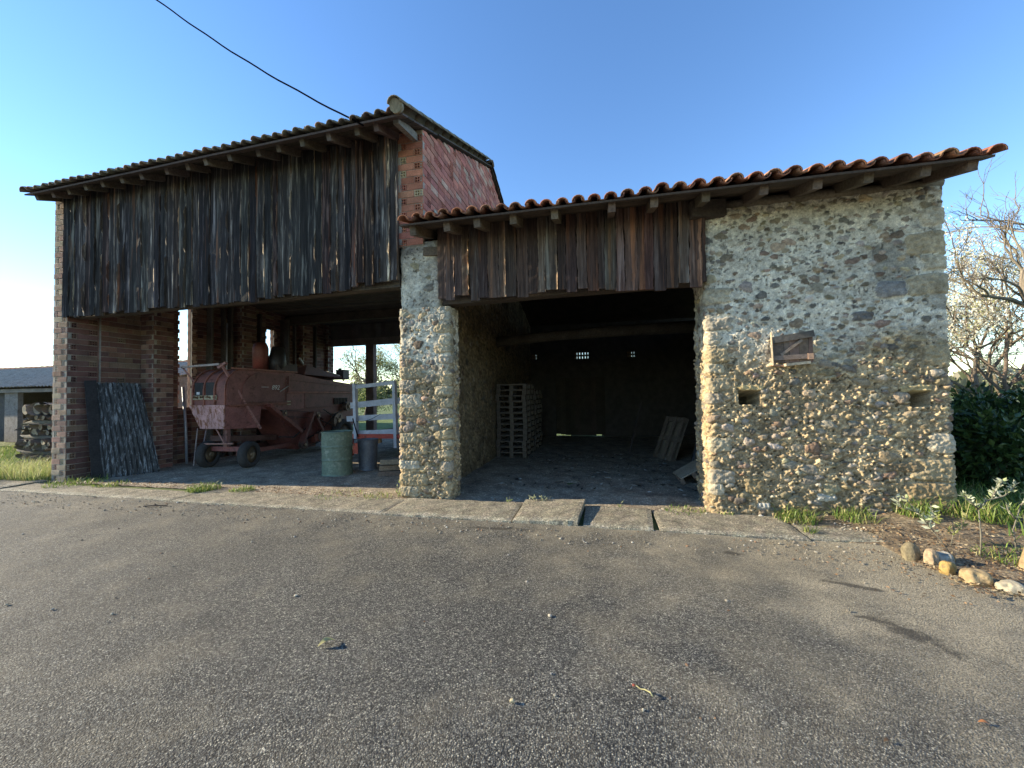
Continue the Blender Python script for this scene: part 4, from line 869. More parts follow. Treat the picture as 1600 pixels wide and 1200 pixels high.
lp = thing('pallet', (0,0,0), 'plank topped pallet leaning in the dark bay between thin pole and dark board', 'pallet')
mb = MB()
for i in range(7): mb.box(0, 1.0, i*.095, i*.095+.09, .10, .12, vc((.2,.165,.125), .15))
mb.build('top_boards', M['pallet'], lp); mb = MB()
for x in (0, .45, .9): mb.box(x, x+.1, 0, .66, .03, .10, (.17,.14,.11))
mb.build('blocks', M['pallet'], lp); mb = MB()
for y in (0, .3, .57): mb.box(0, 1.0, y, y+.09, 0, .03, (.17,.14,.11))
mb.build('bottom_boards', M['pallet'], lp)
# stands on its short end, leaning to the right
b0, b1, t0_ = Vector((4.02,4.30,.01)), Vector((4.30,3.70,.01)), Vector((4.40,4.42,.98))
ey_ = (b1-b0).normalized(); ex_ = (t0_-b0); ex_ = (ex_-ey_*ex_.dot(ey_)).normalized(); ez_ = ex_.cross(ey_)
lp.matrix_world = Matrix.Translation(b0) @ Matrix((ex_, ey_, ez_)).transposed().to_4x4()
if ez_.z < 0: pass
mb = MB(); mb.beam((0,0,0), (.32,.15,1.03), .45, .035, (.055,.06,.07), up=(1,-.2,-.3)); o = mb.build('leaning_board', M['beamwood']); o.location = (4.62, 3.25, .0); tag(o, 'dark blue-grey board leaning right of the plank topped pallet', 'board')
mb = MB(); mb.beam((0,0,.04), (.62,.05,.40), .5, .018, (.3,.26,.2)); 
for (x, z) in ((.02,-.02), (.2,.085), (.40,.19)): mb.beam((x,-.2,z), (x+.055,-.2,z+.03), .1, .09, (.17,.13,.1)); mb.beam((x,.15,z), (x+.055,.15,z+.03), .1, .09, (.17,.13,.1))
o = mb.build('broken_pallet', M['pallet']); o.location = (4.10, 1.75, .06); tag(o, 'broken pallet end tilted up against the right jamb of the dark bay', 'pallet')
mb = MB(); mb.beam((0,0,0), (.35,.3,1.25), .05, .04, (.07,.06,.055)); o = mb.build('leaning_pole', M['beamwood']); o.location = (3.55, 5.0, 0); tag(o, 'thin dark pole leaning deep in the low barn left of the plank topped pallet', 'pole')

# ------------------------------------------------------------ firewood stack beyond the left corner
proto = {}
def logmesh(k):
    mb = MB(); r_ = 1.0; L = 1.0; n = 12; pts = [(0, t-.5, .05*math.sin(t*4+k)) for t in np.linspace(0, 1, 7)]
    mb.tube(pts, [r_*(1+.1*math.sin(i*2+k)) for i in range(7)], n, vc((.15,.135,.12), .2), caps=False, jit=.06)
    for (y, s_) in ((-.5, 1), (.5, -1)):
        c_ = [(0, y, .05*math.sin((y+.5)*4+k))]; ring = [(math.cos(a)*1.0, y, math.sin(a)*1.0+c_[0][2]) for a in np.linspace(0, 2*math.pi, n, endpoint=False)]
        V = c_+ring+[(math.cos(a)*.85, y-s_*.01, math.sin(a)*.85+c_[0][2]) for a in np.linspace(0, 2*math.pi, n, endpoint=False)]
        mb.add(V, [(0, n+1+(q+1) % n, n+1+q) for q in range(n)]+[(1+q, n+1+q, n+1+(q+1) % n, 1+(q+1) % n) for q in range(n)], [(.32,.26,.18)]+[(.1,.08,.07)]*n+[(.36,.3,.21)]*n)
    return mb
lmeshes = []
for k in range(5):
    o = logmesh(k).build('firewood_log', M['log']); lmeshes.append(o.data); bpy.data.objects.remove(o)
nlog = 0
def put_log(x, y, z, r_, L, cross, lab):
    global nlog
    o = bpy.data.objects.new('firewood_log', random.choice(lmeshes)); COL.objects.link(o); o.location = (x, y, z); o.scale = (r_, L, r_)
    o.rotation_euler = (random.uniform(-.03,.03), random.random()*6 if not cross else 0, (R(90)+random.uniform(-.08,.08)) if cross else random.uniform(-.06,.06)); tag(o, lab, 'log', 'firewood logs stacked left of the barn'); nlog += 1
z = .0; r = 0
rows_ = [(0, 'bottom row'), (0, 'second row'), (1, 'lowest cross layer'), (0, 'third row'), (0, 'fourth row'), (1, 'middle cross layer'), (0, 'fifth row'), (0, 'sixth row'), (1, 'upper cross layer'), (0, 'seventh row'), (0, 'topmost row')]
for (cr, nm) in rows_:
    if cr:
        for y in (1.25, 1.5, 1.75): put_log(-9.85, y, z+.05, .055, 1.3, True, 'log laid crosswise in the '+nm+' of the firewood stack')
        z += .115
    else:
        top = nm == 'topmost row'; x = -10.4+random.uniform(0,.05)+(.1 if top else 0)
        while x < -9.2:
            r_ = random.uniform(.12,.15) if top else random.uniform(.045,.085)
            put_log(x+r_, 1.5+random.uniform(-.08,.08), z+r_*.95, r_, random.uniform(.65,.8), False, 'log showing its cut end in the '+nm+' of the firewood stack'); x += r_*2
        z += .12

# ------------------------------------------------------------ low shed beyond, hillside, cables
shd = thing('shed', (-19, 4.8, 0), 'low open shed with ribbed metal roof beyond the meadow at far left', 'shed'); ho = Vector((-19, 4.8, 0))
mb = MB(); 
for (ya, za, yb, zb) in ((4.4, 2.0, 9.2, 3.22), (14.0, 2.0, 9.2, 3.22)):
    nx = 260; xs_ = np.linspace(-34, -11.5, nx); V = []
    for (y, z) in ((ya, za), (yb, zb)): V += [(x, y, z+(.05 if i % 2 else 0)) for i, x in enumerate(xs_)]
    mb.add(V, [(i, i+1, nx+i+1, nx+i) for i in range(nx-1)], (.42,.36,.28))
hb(mb, 'roof', M['concrete'], shd)
mb = MB()
for i in range(56): mb.beam((-34+i*.4, 9.2, 3.25), (-34+i*.4+.41, 9.2, 3.29), .16, .07, vc((.4,.2,.13)))
hb(mb, 'ridge_tiles', M['tile'], shd)
mb = MB(); mb.box(-34, -11.6, 8.9, 9.0, 0, 3.0, (.1,.09,.085)); mb.box(-11.7, -11.6, 4.9, 13.5, 0, 2.3, (.2,.18,.16)); mb.box(-34, -18.6, 4.85, 4.95, 0, 1.9, (.09,.085,.085)); hb(mb, 'wall', M['concrete'], shd)
for x in (-26, -21, -18.4, -14.5): mb = MB(); mb.box(x-.35, x+.35, 4.7, 4.84, 0, 1.9, (.24,.22,.21)); hb(mb, 'post', M['concrete'], shd)
mb = MB(); mb.box(-34, -11.6, 4.6, 4.75, 1.82, 1.95, (.22,.2,.19)); hb(mb, 'lintel_beam', M['beamwood'], shd)
for i in range(7):
    mb = MB(); mb.beam((0,0,0), (2.6+random.uniform(-.3,.4), random.uniform(-.1,.1), 0), .16, .07, vc((.14,.13,.13), .2), nseg=4, jit=.01); o = mb.build('stacked_beam', M['beamwood']); o.location = (-20+random.uniform(-.2,.2), 3.6+random.uniform(-.1,.1), .05+i*.085)
    tag(o, 'grey beam in the low stack on the meadow before the far shed, layer %s from the ground' % ['first','second','third','fourth','fifth','sixth','seventh'][i], 'beam', 'beams stacked before the shed')
X_ = np.linspace(20, 700, 120); 
def hills(name, y0, h, seed, col, x0=60, x1=900, dep=120):
    nx = 90; xs_ = np.linspace(x0, x1, nx); ny = 14; V = []; hgt = vnoise(1, nx, 9)[0]*.7+vnoise(1, nx, 3)[0]*.3
    for j in range(ny):
        t_ = j/(ny-1)
        for i, x in enumerate(xs_): V.append((x, y0+dep*t_, h*(.5+hgt[i])*math.sin(min(t_*1.6, 1.57))*min(1, i/6)-.3))
    F = np.array([(j*nx+i, j*nx+i+1, (j+1)*nx+i+1, (j+1)*nx+i) for j in range(ny-1) for i in range(nx-1)])
    o = npmesh(name, V, F, (1,1,1), M['hill']); o['kind'] = 'structure'
hills('hill', 300, 14, 1, None, 200, 1200, 250); hills('hill', 110, 3.0, 2, None, 60, 500, 80)
mb = MB()
P0 = Vector((-.13, -.66, 5.13)); P1 = Vector((2.924, -5.255, 1.5))+Vector((-1.0885, .7487, 1.0189))*6.5
pts = [P0.lerp(P1, i/22)+Vector((0,0,-.10*math.sin(math.pi*i/22)+.006*math.sin(i*1.3))) for i in range(23)]; d_ = (P1-P0)
pts += [P1+d_*k*.5+Vector((0,0,.03*k*k)) for k in (1, 2, 3)]
mb.tube([p-P0 for p in pts], .012, 6, (1,1,1)); o = mb.build('overhead_cable', M['cable']); o.location = P0; tag(o, 'black overhead cable running from the tall barn eave up over the yard', 'cable')
for i, (z, dz, r_) in enumerate(((4.95, .05, .022), (4.45, .0, .016), (4.2, -.02, .03))):
    mb = MB(); mb.tube([(x, 0, -.5*math.sin(math.pi*(x/60))) for x in range(0, 61, 4)], r_, 5, (1,1,1)); o = mb.build('power_line', M['cable']); o.location = (18, 31, z)
    tag(o, ['highest', 'thin middle', 'lowest, thickest'][i]+' of the power lines crossing behind the blossom tree', 'cable', 'power lines at right')

# ------------------------------------------------------------ vegetation
rng = np.random.default_rng(42)
def blades(name, P, h, w_, cols, lean=.5, mat=None, label=None, parent=None, n=3, zf=None):
    """grass blades at P (k,3): bent two-piece strips"""
    k = len(P); a = rng.random(k)*2*np.pi; H = h*(.25+1.25*rng.random(k)**1.5); ln = lean*(.2+1.1*rng.random(k))*H; d = np.stack([np.cos(a), np.sin(a), 0*a], 1)
    s_ = np.stack([-np.sin(a), np.cos(a), 0*a], 1)*(w_*(.6+.8*rng.random(k)))[:, None]
    b0, b1 = P-s_, P+s_; mid = P+d*ln[:, None]*.35+np.array((0,0,1))*(H*.6)[:, None]; tip = P+d*ln[:, None]+np.array((0,0,1))*H[:, None]*(.95-.2*rng.random(k))[:, None]
    V = np.stack([b0, b1, mid+s_*.7, mid-s_*.7, tip], 1).reshape(-1, 3); i = np.arange(k)*5
    F = np.concatenate([np.stack([i, i+1, i+2], 1), np.stack([i, i+2, i+3], 1), np.stack([i+3, i+2, i+4], 1)])
    c = np.array(cols)[rng.integers(0, len(cols), k)]*(.75+.5*rng.random(k))[:, None]
    return npmesh(name, V, F, np.repeat(c, 5, 0), mat or M['leaf'], parent, False)
GR = [(.13,.21,.04), (.18,.26,.05), (.25,.31,.08), (.08,.15,.03), (.36,.34,.14)]
def scatter(n, x0, x1, y0, y1, f=None, z=0):
    P = np.stack([x0+(x1-x0)*rng.random(n), y0+(y1-y0)*rng.random(n), np.full(n, z)], 1)
    if f is not None: P = P[f(P[:, 0], P[:, 1])]
    P[:, 2] += rise(P[:, 0], P[:, 1])
    return P
fld = lambda x, y: (x < -7.25-.35*np.clip(y, -1, 0)*0) & ~((y < -.25) & (x > -7.9+.25*np.sin(y*5))) & (y > -.9+.12*np.sin(x*3)) 
P = np.concatenate([scatter(26000, -10.5, -7.25, -1, 1.3, fld), scatter(30000, -16, -9.0, -.8, 4.5, fld)])
tag(blades('grass', P, .10, .0045, GR, .9), 'bright sunlit meadow grass left of the barn', 'grass', kind='stuff')
P = scatter(5200, -9.2, -7.25, -.75, .75, fld)
tag(blades('tall_grass', P, .30, .003, [(.5,.48,.22), (.42,.45,.17), (.28,.36,.1)], 1.0), 'taller pale seeding grass by the left brick pier', 'grass', kind='stuff')
P = scatter(9000, 6.7, 10.5, -.9, 1.8, lambda x, y: (y > -.3-.0*x) | (rng.random(len(x)) < .25))
tag(blades('grass', P, .14, .005, GR, 1.1), 'lush grass at the foot of the dark hedge', 'grass', kind='stuff')
def clump(x, y, r, n, h, lab, cols=GR, w_=.004, flat=1.0, name='weed'):
    a = rng.random(n)*2*np.pi; q = r*np.sqrt(rng.random(n)); P = np.stack([np.cos(a)*q, np.sin(a)*q*flat, np.zeros(n)], 1)
    o = blades(name, P, h, w_, cols, 1.1); z = float(rise(np.array(x), np.array(y)))+.01; o.location = (x, y, z); tag(o, lab, 'weed', 'weeds along the barn front'); return o
for (x, y, r, n, h, lab) in ((-6.35,-.12,.42,420,.09,'spreading leafy weed patch at the foot of the left brick pier'), (-5.5,-.10,.25,160,.06,'small weed patch between the left pier weeds and the round grass clump'),
    (-3.45,-.12,.24,520,.10,'bright round grass clump on the slab edge before the harvester wheels'), (-2.75,-.06,.18,260,.07,'small low grass tuft right of the round clump'),
    (-1.0,-.04,.35,120,.05,'thin line of weeds before the drums'), (-.35,-.03,.22,120,.06,'sparse weeds just left of the stone pier'), (3.9,-.0,.25,160,.05,'short grass strip near the right jamb of the dark bay'),
    (5.05,-.13,.22,300,.15,'grass clump at the wall foot under the shutter'), (5.62,-.13,.2,220,.13,'grass clump at the wall foot right of the shutter'), (6.2,-.12,.16,240,.17,'grass clump at the wall foot below the right putlog hole'),
    (6.75,-.05,.3,600,.2,'thick grass clump by the right corner of the stone wall'), (6.35,-.95,.25,220,.08,'low green patch in the planting bed'), (5.0,-.55,.06,40,.09,'tiny lone sprig on the slab'), (4.35,-.02,.1,60,.05,'tiny tuft against the jamb foot')):
    clump(x, y, r, n, h, lab)
def leafquads(P, d, size, cols, asp=.45, droop=.3):
    """pointed leaf (4 verts) at each P along direction d"""
    k = len(P); d = d/np.linalg.norm(d, axis=1, keepdims=True); rnd = rng.normal(size=(k, 3)); s_ = np.cross(d, rnd); s_ /= np.linalg.norm(s_, axis=1, keepdims=True)
    L = (size*(.6+.8*rng.random(k)))[:, None]; n = np.cross(s_, d)
    V = np.stack([P, P+d*L*.5+s_*L*asp*.5, P+d*L-n*L*droop*.4, P+d*L*.5-s_*L*asp*.5], 1).reshape(-1, 3); i = np.arange(k)*4
    c = np.array(cols)[rng.integers(0, len(cols), k)]*(.7+.6*rng.random(k))[:, None]
    return V, np.stack([i, i+1, i+2, i+3], 1), np.repeat(c, 4, 0)
def leaves(name, P, d, size, cols, mat, parent=None, **k):
    V, F, C = leafquads(np.array(P), np.array(d), size, cols, **k); return npmesh(name, V, F, C, mat, parent, False)
def tree(name, base, label, cat, h=5, r0=.12, depth=5, seed=1, spread=.6, bark=(.15,.12,.09), leaf=None, first=None, up=.25, kids=(2, 3), shrink=.72, lensh=.78, group=None, seglen=None):
    rr = random.Random(seed); t = thing(name, base, label, cat, group); mb = MB(); tips = []
    def grow(p, d, L, r_, dp):
        pts = [p]; q = p; dd = d.copy(); n = 4
        for i in range(n):
            dd = (dd+Vector((rr.gauss(0,.13), rr.gauss(0,.13), rr.gauss(0,.08)+up*.12))).normalized(); q = q+dd*L/n; pts.append(q)
            if dp <= 3: tips.append((q, dd.copy(), dp))
        mb.tube(pts, [r_*(1-.32*i/n) for i in range(n+1)], 7 if dp > 3 else 5 if dp > 1 else 3, vc(bark, .15), caps=False)
        if dp == 0: return
        for k in range(rr.randint(*kids)):
            a = rr.uniform(0, 6.28); sp = rr.uniform(.5, 1.2)*spread; sx = dd.orthogonal().normalized(); sy = dd.cross(sx)
            nd = (dd*math.cos(sp)+(sx*math.cos(a)+sy*math.sin(a))*math.sin(sp)).normalized()
            st = pts[-1] if k == 0 else pts[rr.randint(2, n)]
            grow(st, nd, L*lensh*rr.uniform(.8, 1.15), r_*shrink, dp-1)
    for (p, d, L) in (first or [(Vector((0,0,-.1)), Vector((0,0,1)), h*.35)]): grow(Vector(p), Vector(d).normalized(), L, r0, depth)
    mb.build('trunk', M['bark'], t)
    if leaf:
        n, size, cols, mat, cl = leaf; P = []; D = []
        for i in range(n):
            p, d, dp = tips[int(rr.random()**1.3*len(tips))] if dp_ok(tips) else tips[0]
            while dp > cl: p, d, dp = rr.choice(tips)
            P.append(p+Vector((rr.gauss(0,size*1.9), rr.gauss(0,size*1.9), rr.gauss(0,size*1.9)))); D.append(d+Vector((rr.gauss(0,.6), rr.gauss(0,.6), rr.gauss(0,.6))))
        leaves('crown', P, D, size, cols, mat, t)
    return t
def dp_ok(t): return len(t) > 0
BL = [(.75,.72,.6), (.68,.64,.5), (.8,.77,.68), (.4,.4,.2)]
tree('blossom_tree', (14.4, 9.2, 0), 'white blossoming tree behind the right end of the stone wall', 'tree', h=6, r0=.065, depth=6, seed=4, spread=.6, leaf=(26000, .07, BL, M['blossom'], 2),
     first=[((0,0,-.1), (-.15,.1,1), 2.1), ((.3,0,-.1), (-.45,-.1,1), 1.9), ((-.3,.3,-.1), (-.1,-.4,1), 1.8)], up=.2, kids=(2, 3))
tree('blossom_tree', (17.5, 12.5, 0), 'second white blossoming tree farther back at the right edge', 'tree', h=6, r0=.07, depth=6, seed=14, spread=.65, leaf=(20000, .075, BL, M['blossom'], 2),
     first=[((0,0,-.1), (-.3,.1,1), 2.2), ((.3,0,-.1), (.3,-.2,.9), 2.0)], up=.15)
tree('bare_tree', (14.3, 6.8, 0), 'leafless tree with fine curling twigs rising at the right edge', 'tree', h=7, r0=.11, depth=7, seed=23, spread=.55, bark=(.2,.165,.125), first=[((0,0,-.1), (.05,.0,1), 2.9), ((0,0,2.2), (-.5,.1,.9), 1.3)], up=.3, kids=(2, 3), shrink=.64, lensh=.74)
YG = [(.3,.34,.12), (.42,.42,.2), (.22,.27,.09), (.5,.48,.3)]
for (x, y, sd, h, lab) in ((-12.2, 17.5, 31, 4.4, 'young leafing tree seen through the rear bay left of its post'), (-9.6, 18.0, 32, 4.6, 'young leafing tree seen through the rear bay right of its post')):
    tree('leafing_tree', (x, y, 0), lab, 'tree', h=h, r0=.09, depth=5, seed=sd, spread=.6, leaf=(4500, .10, YG, M['leaf'], 2), up=.2, kids=(2, 3), group='trees behind the tall barn')
def bush(name, loc, ext, n, size, cols, mat, label, cat, seed=1, bumps=5, asp=.42):
    global rng
    rng = np.random.default_rng(seed); t = thing(name, loc, label, cat); rr = random.Random(seed)
    B = [(rr.uniform(-.7,.7)*ext[0], rr.uniform(-.7,.7)*ext[1], ext[2]*rr.uniform(.35,.75), rr.uniform(.35,.6)) for _ in range(bumps)]
    P = []; D = []
    for i in range(n):
        bx, by, bz, br = rr.choice(B); v = Vector((rr.gauss(0,1), rr.gauss(0,1), rr.gauss(0,1))).normalized(); q = rr.random()**.35
        p = Vector((bx, by, bz))+Vector((v.x*br*ext[0], v.y*br*ext[1], v.z*br*ext[2]))*q
        if p.z < .02: p.z = rr.uniform(.02,.5)
        P.append(p); D.append(v+Vector((rr.gauss(0,.5), rr.gauss(0,.5), rr.gauss(0,.5)-.1)))
    leaves('foliage', P, D, size, cols, mat, t, asp=asp)
    mb = MB()
    for i in range(14):
        bx, by, bz, br = rr.choice(B); mb.tube([(bx*.3, by*.3, 0), (bx*.6+rr.uniform(-.1,.1), by*.6, bz*.6), (bx, by, bz)], [.035,.025,.012], 6, (.1,.08,.05))
    mb.build('stem', M['bark'], t); return t
LG = [(.035,.07,.02), (.05,.09,.025), (.025,.05,.018), (.08,.13,.04)]
for i, (x, y, ex, lab) in enumerate(((7.95, 1.6, (.7,.6,1.2), 'dark laurel bush touching the right corner of the stone wall'), (9.1, 1.75, (.8,.6,1.25), 'dark laurel bush at the right edge beside the first laurel'), (10.4, 2.2, (.9,.7,1.25), 'dark laurel bush farthest right of the hedge'), (8.6, 3.1, (.9,.7,1.3), 'dark laurel bush in the second row behind the first two'))):
    bush('laurel_bush', (x, y, 0), ex, 5200, .115, LG, M['laurel'], lab, 'bush', 50+i, bumps=8)
bush('hedge_bush', (-13.3, 20, 0), (1.9,.8,2.3), 3000, .12, LG[:2]+YG[:1], M['leaf'], 'dark green bush behind the rear bay beside the leafing trees', 'bush', 61, bumps=7)
bush('hedge_bush', (-9.5, 20.5, 0), (2.2,.8,1.9), 3000, .12, LG[:2]+YG[:1], M['leaf'], 'low green bush behind the trailer rack beyond the rear bay', 'bush', 62, bumps=7)
# distant tree line on the horizon
V_, F_, C_ = [], [], []
def far_wood(name, pts, h, n, size, cols, label):
    P = []; 
    for i in range(n):
        t_ = random.random()*(len(pts)-1); a = int(t_); f = t_-a; p = np.array(pts[a])*(1-f)+np.array(pts[a+1])*f
        hh = h*(.55+.3*math.sin(t_*9)+.25*math.sin(t_*23+1)); P.append((p[0]+random.gauss(0,3), p[1]+random.gauss(0,3), random.random()**.8*hh))
    D = rng.normal(size=(n, 3)); tag(leaves(name, P, D, size, cols, M['leaf'], asp=.9), label, 'trees', kind='stuff')
far_wood('far_wood', [(-160, 30), (-120, 70), (-70, 90), (-20, 100)], 6, 5000, 1.6, [(.1,.12,.07), (.15,.16,.1)], 'distant low line of trees beyond the meadow')
far_wood('far_wood', [(60, 70), (90, 90), (140, 60), (220, 40)], 4.2, 6000, 1.6, [(.17,.18,.1), (.22,.2,.14), (.12,.14,.08)], 'distant low wood at the right horizon')

# saplings and seedlings
def sapling(x, y, stem, label, leafn=50, col=((.40,.43,.30), (.32,.37,.2), (.48,.5,.38)), r=.007, ls=.045, name='sapling'):
    t = thing(name, (x, y, float(rise(np.array(x), np.array(y)))), label, 'sapling'); mb = MB(); P = []; D = []
    for pts in stem:
        pts = [Vector(p) for p in pts]; mb.tube(pts, [r*(1-.6*i/len(pts)) for i in range(len(pts))], 6, (.16,.15,.12))
    for i in range(leafn):
        pts = random.choice(stem[1:] if len(stem) > 1 else stem); k = random.randint(0, len(pts)-2); q = Vector(pts[k]).lerp(Vector(pts[k+1]), random.random())
        P.append(q); D.append((random.gauss(0,.6), random.gauss(0,.6), abs(random.gauss(.6,.4))))
    leaves('leaves', P, D, ls, col, M['leaf'], t, asp=.38); mb.build('stem', M['bark'], t); return t
sapling(6.14, -.93, [[(0,0,0), (.01,0,.2), (0,0,.42)], [(0,0,.42), (-.07,0,.50), (-.11,0,.55)], [(0,0,.42), (.06,0,.50), (.17,-.02,.55), (.24,0,.60), (.27,0,.65)], [(.1,0,.53), (.15,.01,.62), (.2,.01,.68)]], 'upright thin sapling with pale leafy fork in the planting bed', 130)
sapling(5.93, -.93, [[(0,0,0), (-.08,0,.14), (-.17,.02,.27)], [(-.12,0,.2), (-.22,.02,.36), (-.32,.03,.50)], [(-.17,.02,.27), (-.10,.02,.33), (-.13,.02,.45)], [(-.22,.02,.36), (-.34,.03,.40), (-.38,.03,.50)]], 'leaning seedling with narrow pale leaves by the bed stones', 60, ls=.055, r=.005)
sapling(6.50, -.80, [[(0,0,0), (-.02,0,.2), (.04,0,.42)], [(.04,0,.42), (.10,0,.5), (.12,0,.58)], [(0,0,.3), (-.05,0,.38), (-.06,0,.43)]], 'thin sapling cut by the right picture edge', 26)
sapling(6.05, -.75, [[(0,0,0), (.03,0,.12), (.02,0,.25)], [(.02,0,.1), (.1,0,.2), (.14,0,.3)], [(.02,0,.12), (-.08,0,.22), (-.1,0,.27)]], 'short bushy green seedling between the leaning and the upright sapling', 60, col=((.25,.28,.09), (.3,.3,.14)), ls=.05, r=.004)
for (x, y, lab, h, n) in ((.02, -.06, 'upright leafy seedling at the left foot of the stone pier', .26, 46), (1.66, -.07, 'tiny seedling on the slab edge left of the wider seedling', .11, 16), (3.12, .0, 'tiny lone seedling behind the slab right of the tipped slab', .09, 16)):
    sapling(x, y, [[(0,0,0), (0,0,h*.5), (.01,0,h)], [(0,0,.02), (.02,0,h*.6), (.01,.01,h)], [(0,0,.02), (-.03,0,h*.4), (-.03,0,h*.7)]], lab, n, col=((.4,.45,.2), (.3,.36,.12)), r=.003, ls=.035, name='seedling')
sapling(2.05, -.05, [[(0,0,0), (-.02,0,.06), (-.04,0,.12)]]+[[(0,0,0), (.03*k,0,.07), (.05*k,0,.12+.01*(k % 2)), (.06*k,0,.06)] for k in (-2,-1,1,2,3)], 'wide low seedling with drooping pale leaves on the tipped slab', 70, col=((.42,.45,.25), (.5,.5,.32)), r=.003, ls=.035, name='seedling')
# edging stones
def rock(mb, c, s_, seed, col, n=14):
    rr = np.random.default_rng(seed); V = []; ph = rr.random(12)*6
    for j in range(n+1):
        a = math.pi*j/n
        for i in range(2*n):
            b = math.pi*i/n; d = Vector((math.sin(a)*math.cos(b), math.sin(a)*math.sin(b), math.cos(a)))
            k = 1+.13*math.sin(2.3*d.x*2+ph[0])+.12*math.sin(3.1*d.y*2+ph[1])+.1*math.sin(4*d.z+ph[2]+d.x*3)+.04*math.sin(9*d.x+ph[3])*math.sin(8*d.y+ph[4])
            d = Vector([math.copysign(abs(q)**.8, q) for q in d]); k += .035*math.sin(17*d.x+ph[6])*math.sin(15*d.z+ph[7])+.03*math.sin(23*d.y+ph[8]+9*d.x); k = min(k, .93+.05*math.sin(ph[9]+5*d.x)); V.append((c[0]+d.x*s_[0]*k, c[1]+d.y*s_[1]*k, c[2]+d.z*s_[2]*k))
    F = [(j*2*n+i, (j+1)*2*n+i, (j+1)*2*n+(i+1) % (2*n), j*2*n+(i+1) % (2*n)) for j in range(n) for i in range(2*n)]
    mb.add(V, F, [vc(col, .1) for _ in V], 0, True)
RK = [(5.52,-1.10,.07,.05,.10,(.26,.22,.14),'tall mossy brown stone at the far end of the row of bed stones'), (5.60,-1.20,.045,.05,.09,(.5,.38,.25),'narrow upright pinkish stone, second of the bed stones'), (5.70,-1.17,.08,.06,.075,(.42,.4,.34),'grey pale stone behind the narrow upright one'),
      (5.61,-1.35,.05,.06,.065,(.5,.34,.12),'small ochre stone in the middle of the row'), (5.68,-1.50,.09,.075,.07,(.48,.36,.2),'largest rounded tan stone of the row'), (5.80,-1.62,.08,.07,.055,(.5,.45,.34),'pale cream rounded stone near the right picture edge'), (5.86,-1.74,.04,.04,.03,(.4,.33,.22),'small broken stone nearest the camera in the row'), (5.80,-1.08,.05,.04,.05,(.45,.28,.12),'flat orange stone tucked behind the row')]
for i, (x, y, a, b_, c_, col, lab) in enumerate(RK):
    mb = MB(); rock(mb, (0,0,0), (a, b_, c_), 70+i, [q*.72 for q in col], 20); o = mb.build('edging_stone', M['rock']); o.location = (x, y, c_*.55); o.rotation_euler.z = i*.7*(a < .07); tag(o, lab, 'stone', 'stones edging the planting bed')
mb = MB(); mb.tube([(0,0,-.05), (-.01,0,.06), (.01,0,.16), (.03,0,.26), (.05,.01,.34)], [.12,.085,.07,.065,.06], 14, (.32,.23,.13), jit=.1); o = mb.build('tree_stump', M['bark']); o.location = (6.32, -1.18, 0); tag(o, 'brown stump of a trunk at the right picture edge in the planting bed', 'stump')
# loose gravel, mortar crumbs, litter
def pebbles(name, P, r0_, r1_, cols, label, parent=None):
    ico = np.array([(0,0,1),(.89,0,.45),(.28,.85,.45),(-.72,.53,.45),(-.72,-.53,.45),(.28,-.85,.45),(.72,.53,-.45),(-.28,.85,-.45),(-.89,0,-.45),(-.28,-.85,-.45),(.72,-.53,-.45),(0,0,-1)])
    fc = np.array([(0,1,2),(0,2,3),(0,3,4),(0,4,5),(0,5,1),(1,6,2),(2,7,3),(3,8,4),(4,9,5),(5,10,1),(6,7,2),(7,8,3),(8,9,4),(9,10,5),(10,6,1),(11,7,6),(11,8,7),(11,9,8),(11,10,9),(11,6,10)])
    k = len(P); r_ = r0_+(r1_-r0_)*rng.random(k)**3; sc = r_[:, None, None]*(np.array((1,1,.6))*(.6+.8*rng.random((k,1,3))))*(.8+.4*rng.random((k,12,1)))
    V = P[:, None]+ico[None]*sc; V[:, :, 2] += r_[:, None]*.3; F = (fc[None]+np.arange(k)[:, None, None]*12).reshape(-1, 3)
    c = np.array(cols)[rng.integers(0, len(cols), k)]*(.7+.6*rng.random(k))[:, None]
    tag(npmesh(name, V.reshape(-1, 3), F, np.repeat(c, 12, 0), M['rock'], None, False), label, 'gravel', kind='stuff')
GC = [(.3,.27,.21), (.4,.36,.28), (.2,.18,.15), (.45,.42,.36), (.26,.16,.1)]
P = np.concatenate([scatter(1800, -7, 6.5, -1.3, -.76), scatter(900, -6.8, 4, -.1, 1.2), scatter(1500, 4.2, 6.6, -.45, .0), scatter(260, -7, 6, -3.3, -1.2), scatter(500, .9, 6, .2, 3)])
pebbles('loose_gravel', P, .003, .013, GC, 'loose gravel and crumbs of mortar along the barn front')
P = scatter(70, 3.6, 6.2, -.3, .3); pebbles('rubble_crumbs', P, .012, .035, GC, 'larger crumbled stones fallen below the rubble wall')
P = scatter(1900, 5.5, 6.9, -1.75, -.3); a = rng.normal(size=(len(P), 3)); a[:, 2] *= .25; P[:, 2] += .025
tag(leaves('leaf_litter', P, a, .028, [(.18,.11,.06), (.26,.18,.11), (.12,.08,.05), (.36,.3,.2)], M['leaf'], asp=.5), 'brown leaf litter in the planting bed', 'litter', kind='stuff')
P = scatter(700, 4.2, 6.0, -1.9, -.9, lambda x, y: rng.random(len(x)) < np.clip((x-3.9+ (y+.9)*.8)/2.5, 0, 1)); a = rng.normal(size=(len(P), 3)); a[:, 2] *= .15; P[:, 2] += .01
tag(leaves('leaf_litter', P, a, .022, [(.2,.12,.06), (.3,.2,.12), (.1,.07,.05)], M['leaf'], asp=.5), 'brown leaf crumbs blown onto the yard beside the bed', 'litter', kind='stuff')
P = scatter(900, -6.7, 0, -.12, .25); a = rng.normal(size=(len(P), 3)); a[:, 2] *= .2; P[:, 2] += .015
